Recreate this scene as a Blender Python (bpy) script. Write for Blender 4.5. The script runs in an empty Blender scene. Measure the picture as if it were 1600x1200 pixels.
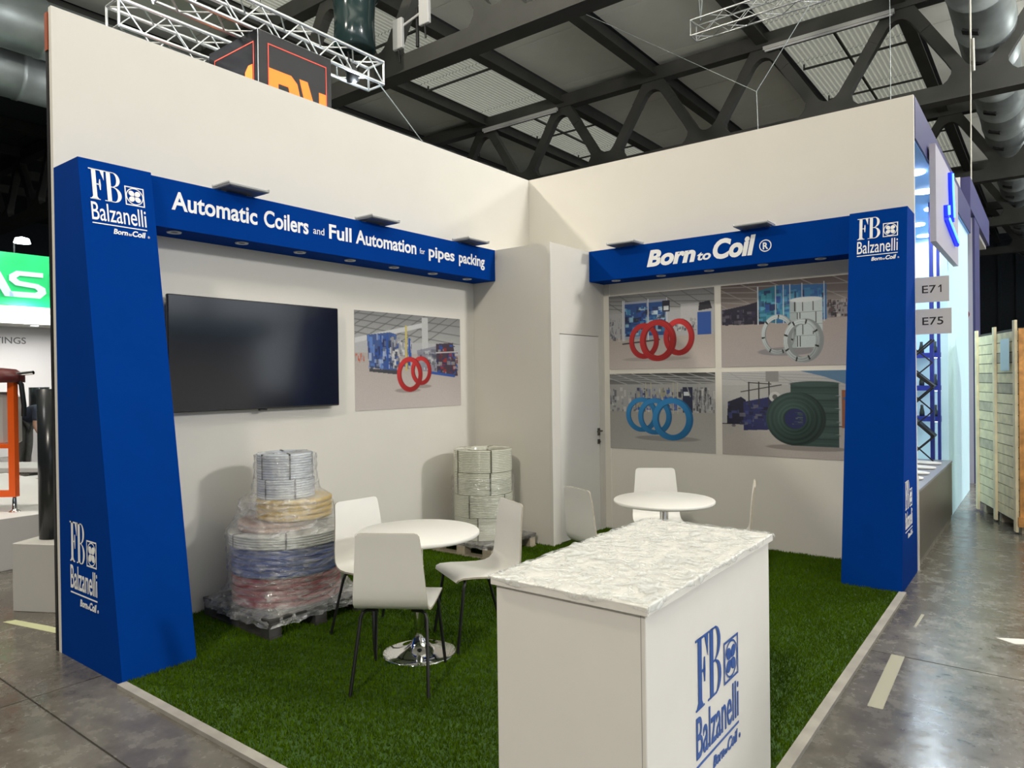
import bpy, math, random
import numpy as np
from mathutils import Vector, Matrix
random.seed(7); RNG = np.random.default_rng(7)
S = bpy.context.scene; COL = S.collection
PI = math.pi
# ------------------------------------------------------------------ camera
CAM = Vector((4.8847, -6.7701, 1.6585)); YAW, PITCH, ROLL, FPX = 0.6523, -0.0066, -0.0131, 1103.83
F_ = Vector((-math.sin(YAW)*math.cos(PITCH), math.cos(YAW)*math.cos(PITCH), math.sin(PITCH)))
R_ = Vector((math.cos(YAW), math.sin(YAW), 0)); U_ = R_.cross(F_)
cr, sr = math.cos(ROLL), math.sin(ROLL)
R2, U2 = R_*cr + U_*sr, U_*cr - R_*sr
cd = bpy.data.cameras.new('camera'); cam = bpy.data.objects.new('camera', cd); COL.objects.link(cam)
cd.sensor_width = 36; cd.lens = FPX/1600*36; cd.clip_end = 300; cd.clip_start = 0.05
M = Matrix((R2, U2, -F_)).transposed().to_4x4(); M.translation = CAM
cam.matrix_world = M; S.camera = cam
# ------------------------------------------------------------------ world, light, exposure
S.view_settings.view_transform = 'Standard'; S.view_settings.look = 'None'
S.view_settings.gamma = 1; S.view_settings.use_curve_mapping = False; S.view_settings.exposure = 0.0
W = bpy.data.worlds.new('hall_daylight'); S.world = W; W.use_nodes = True
W.node_tree.nodes['Background'].inputs[0].default_value = (0.86, 0.93, 1.0, 1)
W.node_tree.nodes['Background'].inputs[1].default_value = 1.3

def area(name, loc, target, size, power, col=(1, .97, .9)):
    l = bpy.data.lights.new(name, 'AREA'); l.shape = 'DISK'; l.size = size; l.energy = power; l.color = col
    o = bpy.data.objects.new(name, l); COL.objects.link(o); o.location = loc
    d = Vector(target) - Vector(loc); o.rotation_euler = d.to_track_quat('-Z', 'Y').to_euler()
    return o
WARM = (1, .93, .80); NEUT = (1, .98, .94)
area('hall_light', (-5.0, -7.0, 9.5), (2, 0, 2), .5, 560, WARM)
area('hall_light', (5.9, 0.9, 9.3), (1, -3, 0), .6, 70, NEUT)
area('hall_light', (17.0, 1.0, 7.4), (1, -3, 1), 1.0, 980, NEUT)
area('hall_light', (5.6, -13.0, 8.0), (3, -1, 1), 1.2, 560, WARM)
area('hall_light', (4.0, 14.0, 8.8), (4, 14, 0), 1.2, 400, NEUT)
area('hall_light', (8.0, 9.0, 9.0), (6, 5, 0), 1.2, 500, NEUT)
area('hall_light', (-9.5, 4.0, 7.5), (-13, -1, 1), 1.2, 300, NEUT)
area('hall_light', (-2.0, -9.5, 7.5), (-2, -6, 0), 1.0, 60, NEUT)
# added fill lamps out of frame: they shine up to brighten the roof
area('roof_fill_light', (-1.0, -3.0, 7.4), (-1, -3, 11), 3.0, 150, NEUT)
for yy in (-2.0, 6.0, 15.0, 25.0): area('roof_fill_light', (9.5, yy, 7.6), (9.5, yy, 11), 2.0, 520, NEUT)
for xx, yy, e in ((2.0, .8, 420), (-3.2, -1.6, 200), (6.6, 6.0, 520), (5.2, 3.6, 260)): area('roof_fill_light', (xx, yy, 7.9), (xx, yy, 11), 1.6, e, NEUT)

# ------------------------------------------------------------------ materials
MATS = {}
def mat(name, col, rough=.6, metal=0., var=0., scale=8., bump=0., bscale=60., emit=None, es=0., spec=.5, trans=0., coat=0.):
    if name in MATS: return MATS[name]
    m = bpy.data.materials.new(name); m.use_nodes = True; nt = m.node_tree; b = nt.nodes['Principled BSDF']
    c = (*col, 1)
    b.inputs['Base Color'].default_value = c; b.inputs['Roughness'].default_value = rough
    b.inputs['Metallic'].default_value = metal; b.inputs['Specular IOR Level'].default_value = spec
    b.inputs['Transmission Weight'].default_value = trans; b.inputs['Coat Weight'].default_value = coat
    tc = nt.nodes.new('ShaderNodeTexCoord')
    if var > 0:
        n = nt.nodes.new('ShaderNodeTexNoise'); n.inputs['Scale'].default_value = scale; n.inputs['Detail'].default_value = 5
        nt.links.new(tc.outputs['Object'], n.inputs['Vector'])
        r = nt.nodes.new('ShaderNodeMapRange'); r.inputs[1].default_value = .3; r.inputs[2].default_value = .7
        r.inputs[3].default_value = 1-var; r.inputs[4].default_value = 1+var
        nt.links.new(n.outputs['Fac'], r.inputs[0])
        mx = nt.nodes.new('ShaderNodeVectorMath'); mx.operation = 'SCALE'; mx.inputs[0].default_value = col
        nt.links.new(r.outputs[0], mx.inputs['Scale']); nt.links.new(mx.outputs[0], b.inputs['Base Color'])
    if bump > 0:
        n2 = nt.nodes.new('ShaderNodeTexNoise'); n2.inputs['Scale'].default_value = bscale; n2.inputs['Detail'].default_value = 4
        nt.links.new(tc.outputs['Object'], n2.inputs['Vector'])
        bp = nt.nodes.new('ShaderNodeBump'); bp.inputs['Strength'].default_value = bump; bp.inputs['Distance'].default_value = .01
        nt.links.new(n2.outputs['Fac'], bp.inputs['Height']); nt.links.new(bp.outputs[0], b.inputs['Normal'])
    if emit:
        b.inputs['Emission Color'].default_value = (*emit, 1); b.inputs['Emission Strength'].default_value = es
    MATS[name] = m; return m

wall_m = mat('white_wall_panel', (.71, .68, .62), .7, var=.012, scale=3)
white_m = mat('white_laminate', (.82, .80, .76), .42, var=.01)
wood_edge = mat('plywood_edge', (.42, .37, .30), .6, var=.1, scale=40)
blue_m = mat('royal_blue_paint', (.0, .037, .245), .8, var=.03, scale=5, spec=.03)
letter_m = mat('white_vinyl', (.86, .86, .86), .5)
letter_blue = mat('blue_vinyl', (.02, .09, .36), .4)
black_m = mat('black_metal', (.012, .012, .013), .4, spec=.5)
chrome_m = mat('chrome', (.82, .82, .82), .07, 1.)
steel_m = mat('galvanised_steel', (.42, .47, .47), .45, .5, var=.15, scale=2)
alu_m = mat('aluminium_tube', (.75, .77, .78), .3, .8)
beam_m = mat('dark_painted_steel', (.058, .058, .052), .6, var=.12, scale=2, bump=.1)
roofp_m = mat('pale_roof_panel', (.84, .84, .76), .8, var=.05, scale=.8)
sky_m = mat('corrugated_skylight', (.66, .66, .58), .55, var=.04, scale=1.2, emit=(.8, .82, .72), es=.2)
darkroof_m = mat('dark_roof_deck', (.07, .08, .09), .8, var=.1)
plastic_dark = mat('dark_plastic', (.02, .02, .022), .35)
screen_m = mat('tv_screen', (.008, .009, .014), .12, spec=1.0)
grey_rim = mat('light_grey_plastic', (.62, .62, .60), .4)
floodglass = mat('flood_lens', (.16, .18, .21), .2)

# concrete
def concrete():
    m = bpy.data.materials.new('polished_concrete'); m.use_nodes = True; nt = m.node_tree; b = nt.nodes['Principled BSDF']
    L = nt.links.new; g = nt.nodes.new('ShaderNodeNewGeometry')
    def noise(sc, det=6, rough=.6):
        n = nt.nodes.new('ShaderNodeTexNoise'); n.inputs['Scale'].default_value = sc; n.inputs['Detail'].default_value = det
        n.inputs['Roughness'].default_value = rough; L(g.outputs['Position'], n.inputs['Vector']); return n
    n1 = noise(.9); n2 = noise(7, 8, .7); n3 = noise(55, 3)
    mx = nt.nodes.new('ShaderNodeMix'); mx.data_type = 'FLOAT'; mx.inputs[0].default_value = .45
    L(n1.outputs['Fac'], mx.inputs[2]); L(n2.outputs['Fac'], mx.inputs[3])
    cr_ = nt.nodes.new('ShaderNodeValToRGB'); e = cr_.color_ramp.elements
    e[0].position = .36; e[0].color = (.065, .057, .046, 1); e[1].position = .62; e[1].color = (.20, .185, .155, 1)
    k = cr_.color_ramp.elements.new(.48); k.color = (.115, .104, .086, 1)
    L(mx.outputs[0], cr_.inputs[0]); L(cr_.outputs[0], b.inputs['Base Color'])
    rr = nt.nodes.new('ShaderNodeMapRange'); rr.inputs[1].default_value = .35; rr.inputs[2].default_value = .65
    rr.inputs[3].default_value = .13; rr.inputs[4].default_value = .34; L(n2.outputs['Fac'], rr.inputs[0]); L(rr.outputs[0], b.inputs['Roughness'])
    b.inputs['Specular IOR Level'].default_value = .95
    bp = nt.nodes.new('ShaderNodeBump'); bp.inputs['Strength'].default_value = .12; bp.inputs['Distance'].default_value = .01
    L(n2.outputs['Fac'], bp.inputs['Height']); bp2 = nt.nodes.new('ShaderNodeBump'); bp2.inputs['Strength'].default_value = .05
    bp2.inputs['Distance'].default_value = .004
    L(n3.outputs['Fac'], bp2.inputs['Height']); L(bp.outputs[0], bp2.inputs['Normal']); L(bp2.outputs[0], b.inputs['Normal'])
    return m
concrete_m = concrete(); joint_m = mat('joint_filler', (.035, .03, .026), .9)

def attr_mat(name, rough=.5, bump=0):
    m = bpy.data.materials.new(name); m.use_nodes = True; nt = m.node_tree; b = nt.nodes['Principled BSDF']
    a = nt.nodes.new('ShaderNodeVertexColor'); a.layer_name = 'Col'
    nt.links.new(a.outputs[0], b.inputs['Base Color']); b.inputs['Roughness'].default_value = rough; return m
print_m = attr_mat('printed_photo', .45); grass_m = attr_mat('grass_fibre', .9); grass_m.node_tree.nodes['Principled BSDF'].inputs['Specular IOR Level'].default_value = .08

def film_mat(name, cover, tint=(.85, .85, .85), bscale=18, bump=1., rough=.12, spec=.9, aniso=None):
    m = bpy.data.materials.new(name); m.use_nodes = True; nt = m.node_tree; L = nt.links.new
    b = nt.nodes['Principled BSDF']; out = nt.nodes['Material Output']
    b.inputs['Base Color'].default_value = (*tint, 1); b.inputs['Roughness'].default_value = rough
    b.inputs['Specular IOR Level'].default_value = spec; b.inputs['IOR'].default_value = 1.6
    tc = nt.nodes.new('ShaderNodeTexCoord')
    n = nt.nodes.new('ShaderNodeTexNoise'); n.inputs['Scale'].default_value = bscale; n.inputs['Detail'].default_value = 6
    n.inputs['Distortion'].default_value = 1.4
    if aniso:
        mp = nt.nodes.new('ShaderNodeMapping'); mp.inputs['Scale'].default_value = aniso; L(tc.outputs['Object'], mp.inputs['Vector']); L(mp.outputs[0], n.inputs['Vector']); n.inputs['Distortion'].default_value = .6
    else: L(tc.outputs['Object'], n.inputs['Vector'])
    bp = nt.nodes.new('ShaderNodeBump'); bp.inputs['Strength'].default_value = bump; bp.inputs['Distance'].default_value = .03
    L(n.outputs['Fac'], bp.inputs['Height']); L(bp.outputs[0], b.inputs['Normal'])
    tr = nt.nodes.new('ShaderNodeBsdfTransparent'); mix = nt.nodes.new('ShaderNodeMixShader')
    gl = nt.nodes.new('ShaderNodeBsdfGlossy'); gl.inputs['Roughness'].default_value = rough; L(bp.outputs[0], gl.inputs['Normal'])
    fr = nt.nodes.new('ShaderNodeFresnel'); fr.inputs['IOR'].default_value = 1.5; L(bp.outputs[0], fr.inputs['Normal'])
    mr = nt.nodes.new('ShaderNodeMapRange'); mr.inputs[1].default_value = .42; mr.inputs[2].default_value = .72
    mr.inputs[3].default_value = cover*(.6 if aniso else .35); mr.inputs[4].default_value = min(1, cover*(2.2 if aniso else 2.0))
    if aniso: mr.inputs[1].default_value = .35
    L(n.outputs['Fac'], mr.inputs[0]); L(mr.outputs[0], mix.inputs[0]); L(tr.outputs[0], mix.inputs[1]); L(b.outputs[0], mix.inputs[2])
    m2 = nt.nodes.new('ShaderNodeMixShader'); L(mix.outputs[0], m2.inputs[1]); L(gl.outputs[0], m2.inputs[2])
    m2.inputs[0].default_value = .12 if aniso else .05; L(m2.outputs[0], out.inputs['Surface'])
    return m

# ------------------------------------------------------------------ mesh helper
class MB:
    def __init__(s): s.v = []; s.f = []; s.m = []; s.sm = []
    def add(s, vs, fs, mi=0, smooth=False):
        o = len(s.v); s.v += [tuple(p) for p in vs]
        for f in fs: s.f.append(tuple(i+o for i in f)); s.m.append(mi); s.sm.append(smooth)
        return s
    def box(s, a, b, mi=0, bev=0.):
        x0, y0, z0 = a; x1, y1, z1 = b
        if bev <= 0:
            vs = [(x0,y0,z0),(x1,y0,z0),(x1,y1,z0),(x0,y1,z0),(x0,y0,z1),(x1,y0,z1),(x1,y1,z1),(x0,y1,z1)]
            return s.add(vs, [(0,3,2,1),(4,5,6,7),(0,1,5,4),(1,2,6,5),(2,3,7,6),(3,0,4,7)], mi)
        c = bev; n = []
        for z, e in ((z0, c), (z0+c, 0), (z1-c, 0), (z1, c)):
            q = c
            n += [(x0+q+e*0+ (e), y0+e, z), (x1-q-e, y0+e, z), (x1-e, y0+q+e, z), (x1-e, y1-q-e, z),
                  (x1-q-e, y1-e, z), (x0+q+e, y1-e, z), (x0+e, y1-q-e, z), (x0+e, y0+q+e, z)]
        fs = [tuple(range(7, -1, -1)), tuple(range(24, 32))]
        for k in range(3):
            for i in range(8): fs.append((k*8+i, k*8+(i+1) % 8, (k+1)*8+(i+1) % 8, (k+1)*8+i))
        return s.add(n, fs, mi)
    def prism(s, pts, n0, n1, axis='y', mi=0):
        """pts: ccw 2-D outline in the plane normal to axis; extruded n0..n1"""
        def P(p, n): return {'y': (p[0], n, p[1]), 'x': (n, p[0], p[1]), 'z': (p[0], p[1], n)}[axis]
        k = len(pts); vs = [P(p, n0) for p in pts] + [P(p, n1) for p in pts]
        fs = [tuple(range(k-1, -1, -1)), tuple(range(k, 2*k))] + [(i, (i+1) % k, k+(i+1) % k, k+i) for i in range(k)]
        return s.add(vs, fs, mi)
    def bar(s, a, b, w, h, mi=0, up=(0, 0, 1)):
        a = Vector(a); b = Vector(b); d = (b-a).normalized(); u = Vector(up)
        if abs(d.dot(u)) > .98: u = Vector((0, 1, 0))
        r = d.cross(u).normalized(); u = r.cross(d)
        vs = []
        for p in (a, b):
            for sx, sy in ((-1,-1),(1,-1),(1,1),(-1,1)): vs.append(p + r*sx*w/2 + u*sy*h/2)
        return s.add(vs, [(0,3,2,1),(4,5,6,7),(0,1,5,4),(1,2,6,5),(2,3,7,6),(3,0,4,7)], mi)
    def tube(s, pts, r, n=8, mi=0, caps=True):
        pts = [Vector(p) for p in pts]; k = len(pts); rs = r if isinstance(r, (list, tuple)) else [r]*k
        t0 = (pts[1]-pts[0]).normalized(); ref = Vector((0, 0, 1)) if abs(t0.z) < .9 else Vector((1, 0, 0))
        nrm = t0.cross(ref).normalized(); vs = []
        for i, p in enumerate(pts):
            t = (pts[min(i+1, k-1)] - pts[max(i-1, 0)]).normalized()
            nrm = (nrm - t*nrm.dot(t)).normalized(); bi = t.cross(nrm)
            for j in range(n):
                a = 2*PI*j/n; vs.append(p + (nrm*math.cos(a) + bi*math.sin(a))*rs[i])
        fs = [(i*n+j, i*n+(j+1) % n, (i+1)*n+(j+1) % n, (i+1)*n+j) for i in range(k-1) for j in range(n)]
        s.add(vs, fs, mi, True)
        if caps:
            s.add(vs[:n], [tuple(range(n-1, -1, -1))], mi); s.add(vs[-n:], [tuple(range(n))], mi)
        return s
    def lathe(s, prof, n=32, c=(0, 0), mi=0, smooth=True, close=False):
        k = len(prof); vs = [(c[0]+r*math.cos(2*PI*j/n), c[1]+r*math.sin(2*PI*j/n), z) for r, z in prof for j in range(n)]
        rng = range(k if close else k-1)
        fs = [(i*n+j, i*n+(j+1) % n, ((i+1) % k)*n+(j+1) % n, ((i+1) % k)*n+j) for i in rng for j in range(n)]
        return s.add(vs, fs, mi, smooth)
    def grid(s, P, mi=0, smooth=True, wrap=False):
        """P: array [a][b] of points"""
        a, b = len(P), len(P[0]); vs = [p for row in P for p in row]
        fs = [(i*b+j, i*b+(j+1) % b, (i+1)*b+(j+1) % b, (i+1)*b+j) for i in range(a-1) for j in range(b if wrap else b-1)]
        return s.add(vs, fs, mi, smooth)
    def build(s, name, mats, parent=None, bevel=0.):
        me = bpy.data.meshes.new(name); me.from_pydata(s.v, [], s.f)
        for m in (mats if isinstance(mats, (list, tuple)) else [mats]): me.materials.append(m)
        me.polygons.foreach_set('material_index', s.m); me.polygons.foreach_set('use_smooth', s.sm); me.update()
        o = bpy.data.objects.new(name, me); COL.objects.link(o)
        if parent: o.parent = parent
        if bevel:
            b = o.modifiers.new('b', 'BEVEL'); b.width = bevel; b.segments = 2; b.limit_method = 'ANGLE'
        return o
def tag(o, label=None, cat=None, group=None, kind=None):
    for k, v in (('label', label), ('category', cat), ('group', group), ('kind', kind)):
        if v: o[k] = v
    return o
def thing(name, label, cat, loc=(0, 0, 0), rz=0, group=None, kind=None):
    o = bpy.data.objects.new(name, None); COL.objects.link(o); o.location = loc; o.rotation_euler = (0, 0, rz)
    o.empty_display_size = .1
    return tag(o, label, cat, group, kind)
def copy_tree(o, parent=None):
    c = o.copy(); COL.objects.link(c)
    if parent: c.parent = parent
    for ch in list(o.children): copy_tree(ch, c)
    return c
def again(o, label, loc, rz=None):
    c = copy_tree(o); c['label'] = label; c.location = loc
    if rz is not None: c.rotation_euler = (0, 0, rz)
    return c

# ------------------------------------------------------------------ lettering (built-in font only)
def text_geo(txt, shear=0., bold=0.):
    cu = bpy.data.curves.new('t', 'FONT'); cu.body = txt; cu.size = 1; cu.shear = shear; cu.offset = bold; cu.resolution_u = 4
    cu.extrude = .004
    o = bpy.data.objects.new('t', cu); COL.objects.link(o); dg = bpy.context.evaluated_depsgraph_get()
    me = bpy.data.meshes.new_from_object(o.evaluated_get(dg))
    vs = [tuple(v.co) for v in me.vertices]; fs = [tuple(p.vertices) for p in me.polygons]
    bpy.data.objects.remove(o); bpy.data.meshes.remove(me); bpy.data.curves.remove(cu)
    return vs, fs
_capH = {}
def put_text(mb, fr, txt, x0, x1, y0, cap, shear=0., bold=0., mi=0, dep=.0015):
    """fr=(origin,u,v,n); width x0..x1, baseline y0, capital height cap"""
    vs, fs = text_geo(txt, shear, bold); O, u, v, n = fr
    xs = [p[0] for p in vs]; a, b = min(xs), max(xs)
    key = bold
    if key not in _capH:
        h, _ = text_geo('H', 0, bold); _capH[key] = max(p[1] for p in h)
    sx = (x1-x0)/(b-a); sy = cap/_capH[key]
    mb.add([O + u*(x0+(p[0]-a)*sx) + v*(y0+p[1]*sy) + n*(dep if p[2] > 0 else .0) for p in vs], fs, mi)
def put_poly(mb, fr, pts, mi=0, dep=.0015):
    O, u, v, n = fr; k = len(pts)
    vs = [O+u*p[0]+v*p[1]+n*dep for p in pts] + [O+u*p[0]+v*p[1] for p in pts]
    mb.add(vs, [tuple(range(k))] + [(i, k+i, k+(i+1) % k, (i+1) % k) for i in range(k)], mi)
def put_strip(mb, fr, outer, inner, closed=True, mi=0, dep=.0015):
    O, u, v, n = fr; k = len(outer); P = lambda p, d: O+u*p[0]+v*p[1]+n*d
    vs = [P(p, dep) for p in outer] + [P(p, dep) for p in inner]
    mb.add(vs, [(i, (i+1) % k, k+(i+1) % k, k+i) for i in range(k if closed else k-1)], mi)
def arc(cx, cy, rx, ry, a0, a1, n=14): return [(cx+rx*math.cos(a0+(a1-a0)*i/n), cy+ry*math.sin(a0+(a1-a0)*i/n)) for i in range(n+1)]
def company_logo(fr, w, mtl, parent, vs=1.0):
    """emblem: tall serif letters F B, four-lobed rotor in a square, name, rule, strap line; w = width of the name"""
    O, u, v, n = fr; fr2 = (O, u*w, v*w*vs, n); mb = MB(); p = lambda pts, d=.0015: put_poly(mb, fr2, pts, 0, d)
    T, B = 0, -.60
    # F
    p([(.0, T), (.27, T), (.27, T-.02), (.0, T-.02)]); p([(.05, B), (.125, B), (.125, T), (.05, T)])
    p([(0, B), (.18, B), (.18, B+.016), (0, B+.016)]); p([(.245, T-.02), (.27, T), (.262, T-.2), (.20, T-.02)])
    p([(.12, -.285), (.19, -.285), (.19, -.305), (.12, -.305)]); p([(.182, -.19), (.196, -.19), (.205, -.295), (.196, -.40), (.182, -.40), (.165, -.295)])
    p([(.05, B+.016), (.02, B+.016), (.05, B+.06)]); p([(.125, B+.016), (.125, B+.06), (.155, B+.016)])
    # B
    x = .29; p([(x-.03, T), (x+.16, T), (x+.16, T-.016), (x-.03, T-.016)]); p([(x+.02, B), (x+.095, B), (x+.095, T), (x+.02, T)])
    p([(x-.03, B), (x+.16, B), (x+.16, B+.016), (x-.03, B+.016)])
    p([(x+.09, -.29), (x+.16, -.29), (x+.16, -.306), (x+.09, -.306)])
    put_strip(mb, fr2, arc(x+.14, -.145, .125, .145, PI/2, -PI/2), arc(x+.145, -.145, .055, .128, PI/2, -PI/2), False)
    put_strip(mb, fr2, arc(x+.14, -.449, .14, .151, PI/2, -PI/2), arc(x+.145, -.449, .065, .135, PI/2, -PI/2), False)
    # square emblem
    a, b, c, d = .635, 1.0, -.60, -.215; t = .022
    put_strip(mb, fr2, [(a, c), (b, c), (b, d), (a, d)], [(a+t, c+t), (b-t, c+t), (b-t, d-t), (a+t, d-t)])
    cx, cy = (a+b)/2, (c+d)/2
    put_strip(mb, fr2, arc(cx, cy, .165, .172, 0, 2*PI, 28), arc(cx, cy, .148, .155, 0, 2*PI, 28), False)
    for k in range(4):
        an = PI/4+k*PI/2; ca, sa = math.cos(an), math.sin(an)
        pts = [(.012, 0)] + [(.082+.058*math.cos(q), .052*math.sin(q)) for q in [(-2.3+4.6*i/12) for i in range(13)]]
        p([(cx+px*ca-py*sa, cy+px*sa+py*ca) for px, py in pts])
    put_text(mb, fr2, 'Balzanelli', 0, 1, -1.0, .345, bold=.004)
    p([(0, -1.075), (1, -1.075), (1, -1.055), (0, -1.055)])
    put_text(mb, fr2, 'Born', .36, .625, -1.225, .10, shear=.22, bold=.03)
    put_text(mb, fr2, 'to', .635, .70, -1.225, .06, shear=.22, bold=.02)
    put_text(mb, fr2, 'Coil', .71, .965, -1.225, .11, shear=.22, bold=.03)
    put_text(mb, fr2, '®', 1.0, 1.04, -1.225, .045)
    return mb.build('logo', mtl, parent)
V = Vector

# ------------------------------------------------------------------ hall floor, walls
fl = tag(MB().box((-40, -24, -.16), (22, 52, -.006)).build('floor', joint_m), kind='structure')
slab_me = None; P_ = 3.27
for i in range(-6, 4):
    for j in range(-3, 9):
        x = .57+i*P_; y = -5.37+j*P_
        if slab_me is None:
            so = MB().box((.005, .005, -.005), (P_-.005, P_-.005, 0)).build('floor_slab', concrete_m, fl); slab_me = so.data
        else:
            so = bpy.data.objects.new('floor_slab', slab_me); COL.objects.link(so); so.parent = fl
        so.location = (x, y, 0)
xs0, xs1, ys0, ys1 = .57-6*P_, .57+4*P_, -5.37-3*P_, -5.37+9*P_
mb = MB()
for a, b in (((-40, ys0), (xs0, 52)), ((xs1, -24), (22, 52)), ((xs0, ys1), (xs1, 52)), ((-40, -24), (xs1, ys0))): mb.box((a[0], a[1], -.005), (b[0], b[1], -.0005))
mb.build('outer_concrete', concrete_m, fl)
hallwall = mat('dark_hall_cladding', (.035, .045, .055), .7, var=.15)
tag(MB().box((-40.4, -24.4, 0), (-40, 52, 12)).build('wall_hall_left', hallwall), kind='structure')
mb = MB().box((-40, 52, 0), (22, 52.4, 12))
for k in range(60): mb.box((-40+k, 51.9, 0), (-39.8+k, 52, 12))
tag(mb.build('wall_hall_back', hallwall), kind='structure')
tag(MB().box((-40, -24.4, 0), (22, -24, 12)).build('wall_hall_front', hallwall), kind='structure')
mb = MB().box((21.8, -24, 0), (22, 52, 1.3)).box((21.8, -24, 9.6), (22, 52, 10.7))
for k in range(20): mb.box((21.75, -24+4*k, 1.3), (22, -23.7+4*k, 9.6))
for zz_ in (4.0, 6.8): mb.box((21.8, -24, zz_), (21.95, 52, zz_+.15))
tag(mb.build('wall_hall_right', hallwall), kind='structure')
# ------------------------------------------------------------------ roof
cl = thing('ceiling', None, None, kind='structure')
PITCHX = 3.12; XN0 = 2.11-PITCHX*8           # purlin lines x = XN0 + k*PITCHX
ZR = 10.62; seg = 2.85; Y0 = -14.2
pan = {}
for k in range(-3, 14):
    x0 = XN0+k*PITCHX; xc = x0+PITCHX/2
    kind = 'skylight' if (k-7) % 3 == 0 else 'roof_panel'
    dark = x0 < -18
    for j in range(0, 22):
        y0 = Y0+j*seg
        if y0 > 50: break
        if kind == 'skylight' and not dark and y0 < 40:
            if 'sk' not in pan:
                g = MB(); n = 22; w = PITCHX-.34; pts = []
                for i in range(n):
                    s0 = i*w/n; pts += [(s0, 0), (s0+w/n*.58, 0), (s0+w/n*.70, .05), (s0+w/n*.88, .05)]
                pts.append((w, 0)); g.grid([[(p[0]-w/2, 0, p[1]) for p in pts], [(p[0]-w/2, seg-.02, p[1]) for p in pts]], smooth=False)
                o = g.build('skylight', sky_m, cl); pan['sk'] = o.data
            else:
                o = bpy.data.objects.new('skylight', pan['sk']); COL.objects.link(o); o.parent = cl
            o.location = (xc, y0, ZR-.06)
        else:
            key = 'd' if dark else 'p'
            if key not in pan:
                w = PITCHX-.3
                o = MB().box((-w/2, .012, 0), (w/2, seg-.012, .08)).build('roof_panel', darkroof_m if dark else roofp_m, cl); pan[key] = o.data
            else:
                o = bpy.data.objects.new('roof_panel', pan[key]); COL.objects.link(o); o.parent = cl
            o.location = (xc, y0, ZR)
tag(MB().box((-40.4, -24.4, ZR+.1), (22, 52.4, ZR+.3)).build('roof_deck', darkroof_m, cl))
# roof beams along y (purlins) and cross rails in the skylight bays
b0 = thing('roof_beam', 'deep dark steel roof beam running from the booth towards the far end', 'beam', (XN0, 0, 0), group='parallel roof beams above the hall')
MB().box((-.04, -14, 10.30), (.04, 50, 10.64)).build('web', beam_m, b0)
MB().box((-.15, -14, 10.25), (.15, 50, 10.30)).build('flange', beam_m, b0)
for k in range(-3, 14):
    if k: c = copy_tree(b0); c.location.x = XN0+k*PITCHX
railn = 0
for k in (1, 4, 7, 10):
    x0 = XN0+k*PITCHX
    for j in range(0, 16):
        y = Y0+j*seg+.2
        if abs(y-11.95) < .8 or abs(y-3.4) < .8: continue
        MB().box((x0+.3, y-.025, 10.40), (x0+PITCHX-.14, y+.025, 10.45)).box((x0+.3, y-.02, 10.45), (x0+.34, y+.02, 10.58)).box((x0+PITCHX-.20, y-.02, 10.45), (x0+PITCHX-.14, y+.02, 10.60)).build('cross_rail', beam_m, cl)
    MB().box((x0+PITCHX/2-.03, 12.4, 10.34), (x0+PITCHX/2+.03, 48, 10.395)).build('long_rail', beam_m, cl)
# trusses along x
def truss(y, ztop, zbot, xt0, label, n=14, tubes=False):
    t = thing('roof_truss', label, 'truss', (0, y, 0))
    xl, xr = xt0-n*PITCHX, xt0+4*PITCHX
    MB().box((xl, -.16, ztop-.19), (xr, .16, ztop+.19)).build('top_chord', beam_m, t)
    mb = MB().box((xl, -.16, zbot-.19), (xr, .16, zbot+.15)); mb.box((xl, -.2, zbot-.22), (xr, .2, zbot-.18)); mb.build('bottom_chord', beam_m, t)
    for k in range(-n, 4):
        xt = xt0+k*PITCHX
        for s in (-1, 1):
            xb = xt+s*PITCHX/2
            MB().bar((xt+s*.14, 0, ztop-.15), (xb-s*.12, 0, zbot+.1), .26, .2, up=(0, 1, 0)).build('diagonal', beam_m, t)
        A_ = [(0, -.42), (.08, -.432), (.16, -.475), (.24, -.55), (.33, -.68), (.432, -.856), (.652, -.716), (.412, -.334), (.30, -.15), (.33, -.1)]
        g = [(xt+p[0], ztop+p[1]) for p in A_] + [(xt-p[0], ztop+p[1]) for p in A_[:0:-1]]
        MB().prism(g, -.115, .115, 'y').build('gusset', beam_m, t)
        xb = xt+PITCHX/2
        B_ = [(0, .40), (.09, .415), (.18, .47), (.28, .58), (.41, .80), (.632, .667), (.52, .47), (.53, .36), (.60, .24), (.74, .12)]
        g = [(xb+p[0], zbot+p[1]) for p in B_] + [(xb-p[0], zbot+p[1]) for p in B_[:0:-1]]
        MB().prism(g, -.115, .115, 'y').build('gusset', beam_m, t)
    return t
truss(3.4, 10.3, 8.05, -3.06+PITCHX*1.5, 'dark steel roof truss nearest the booth, its bottom chord overhead')
truss(11.95, 10.32, 8.0, 2.11, 'dark steel roof truss with inverted V braces just behind the back wall')
truss(20.5, 10.3, 8.0, 2.3, 'dark steel roof truss third from the viewer, arch seen above right stand')
truss(29.0, 10.3, 8.0, 2.3, 'dark steel roof truss fourth from the viewer, deep in the hall')
truss(37.5, 10.3, 8.0, 2.3, 'dark steel roof truss farthest away near the hall end')
# light bars under top chord in skylight bays
for x0, lb in ((XN0+7*PITCHX, 'long pale tube lamp under roof truss above right end of back wall'), (XN0+4*PITCHX, 'long pale tube lamp under roof truss above booth corner')):
    t = thing('tube_lamp', lb, 'lamp', (x0+PITCHX/2, 11.7, 10.05))
    MB().box((-1.5, -.05, -.03), (1.5, .05, .06)).build('housing', grey_rim, t)
    MB().tube([(-1.46, 0, -.05), (1.46, 0, -.05)], .028).build('tube', mat('tube_glass', (.75, .75, .75), .3), t)
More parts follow.
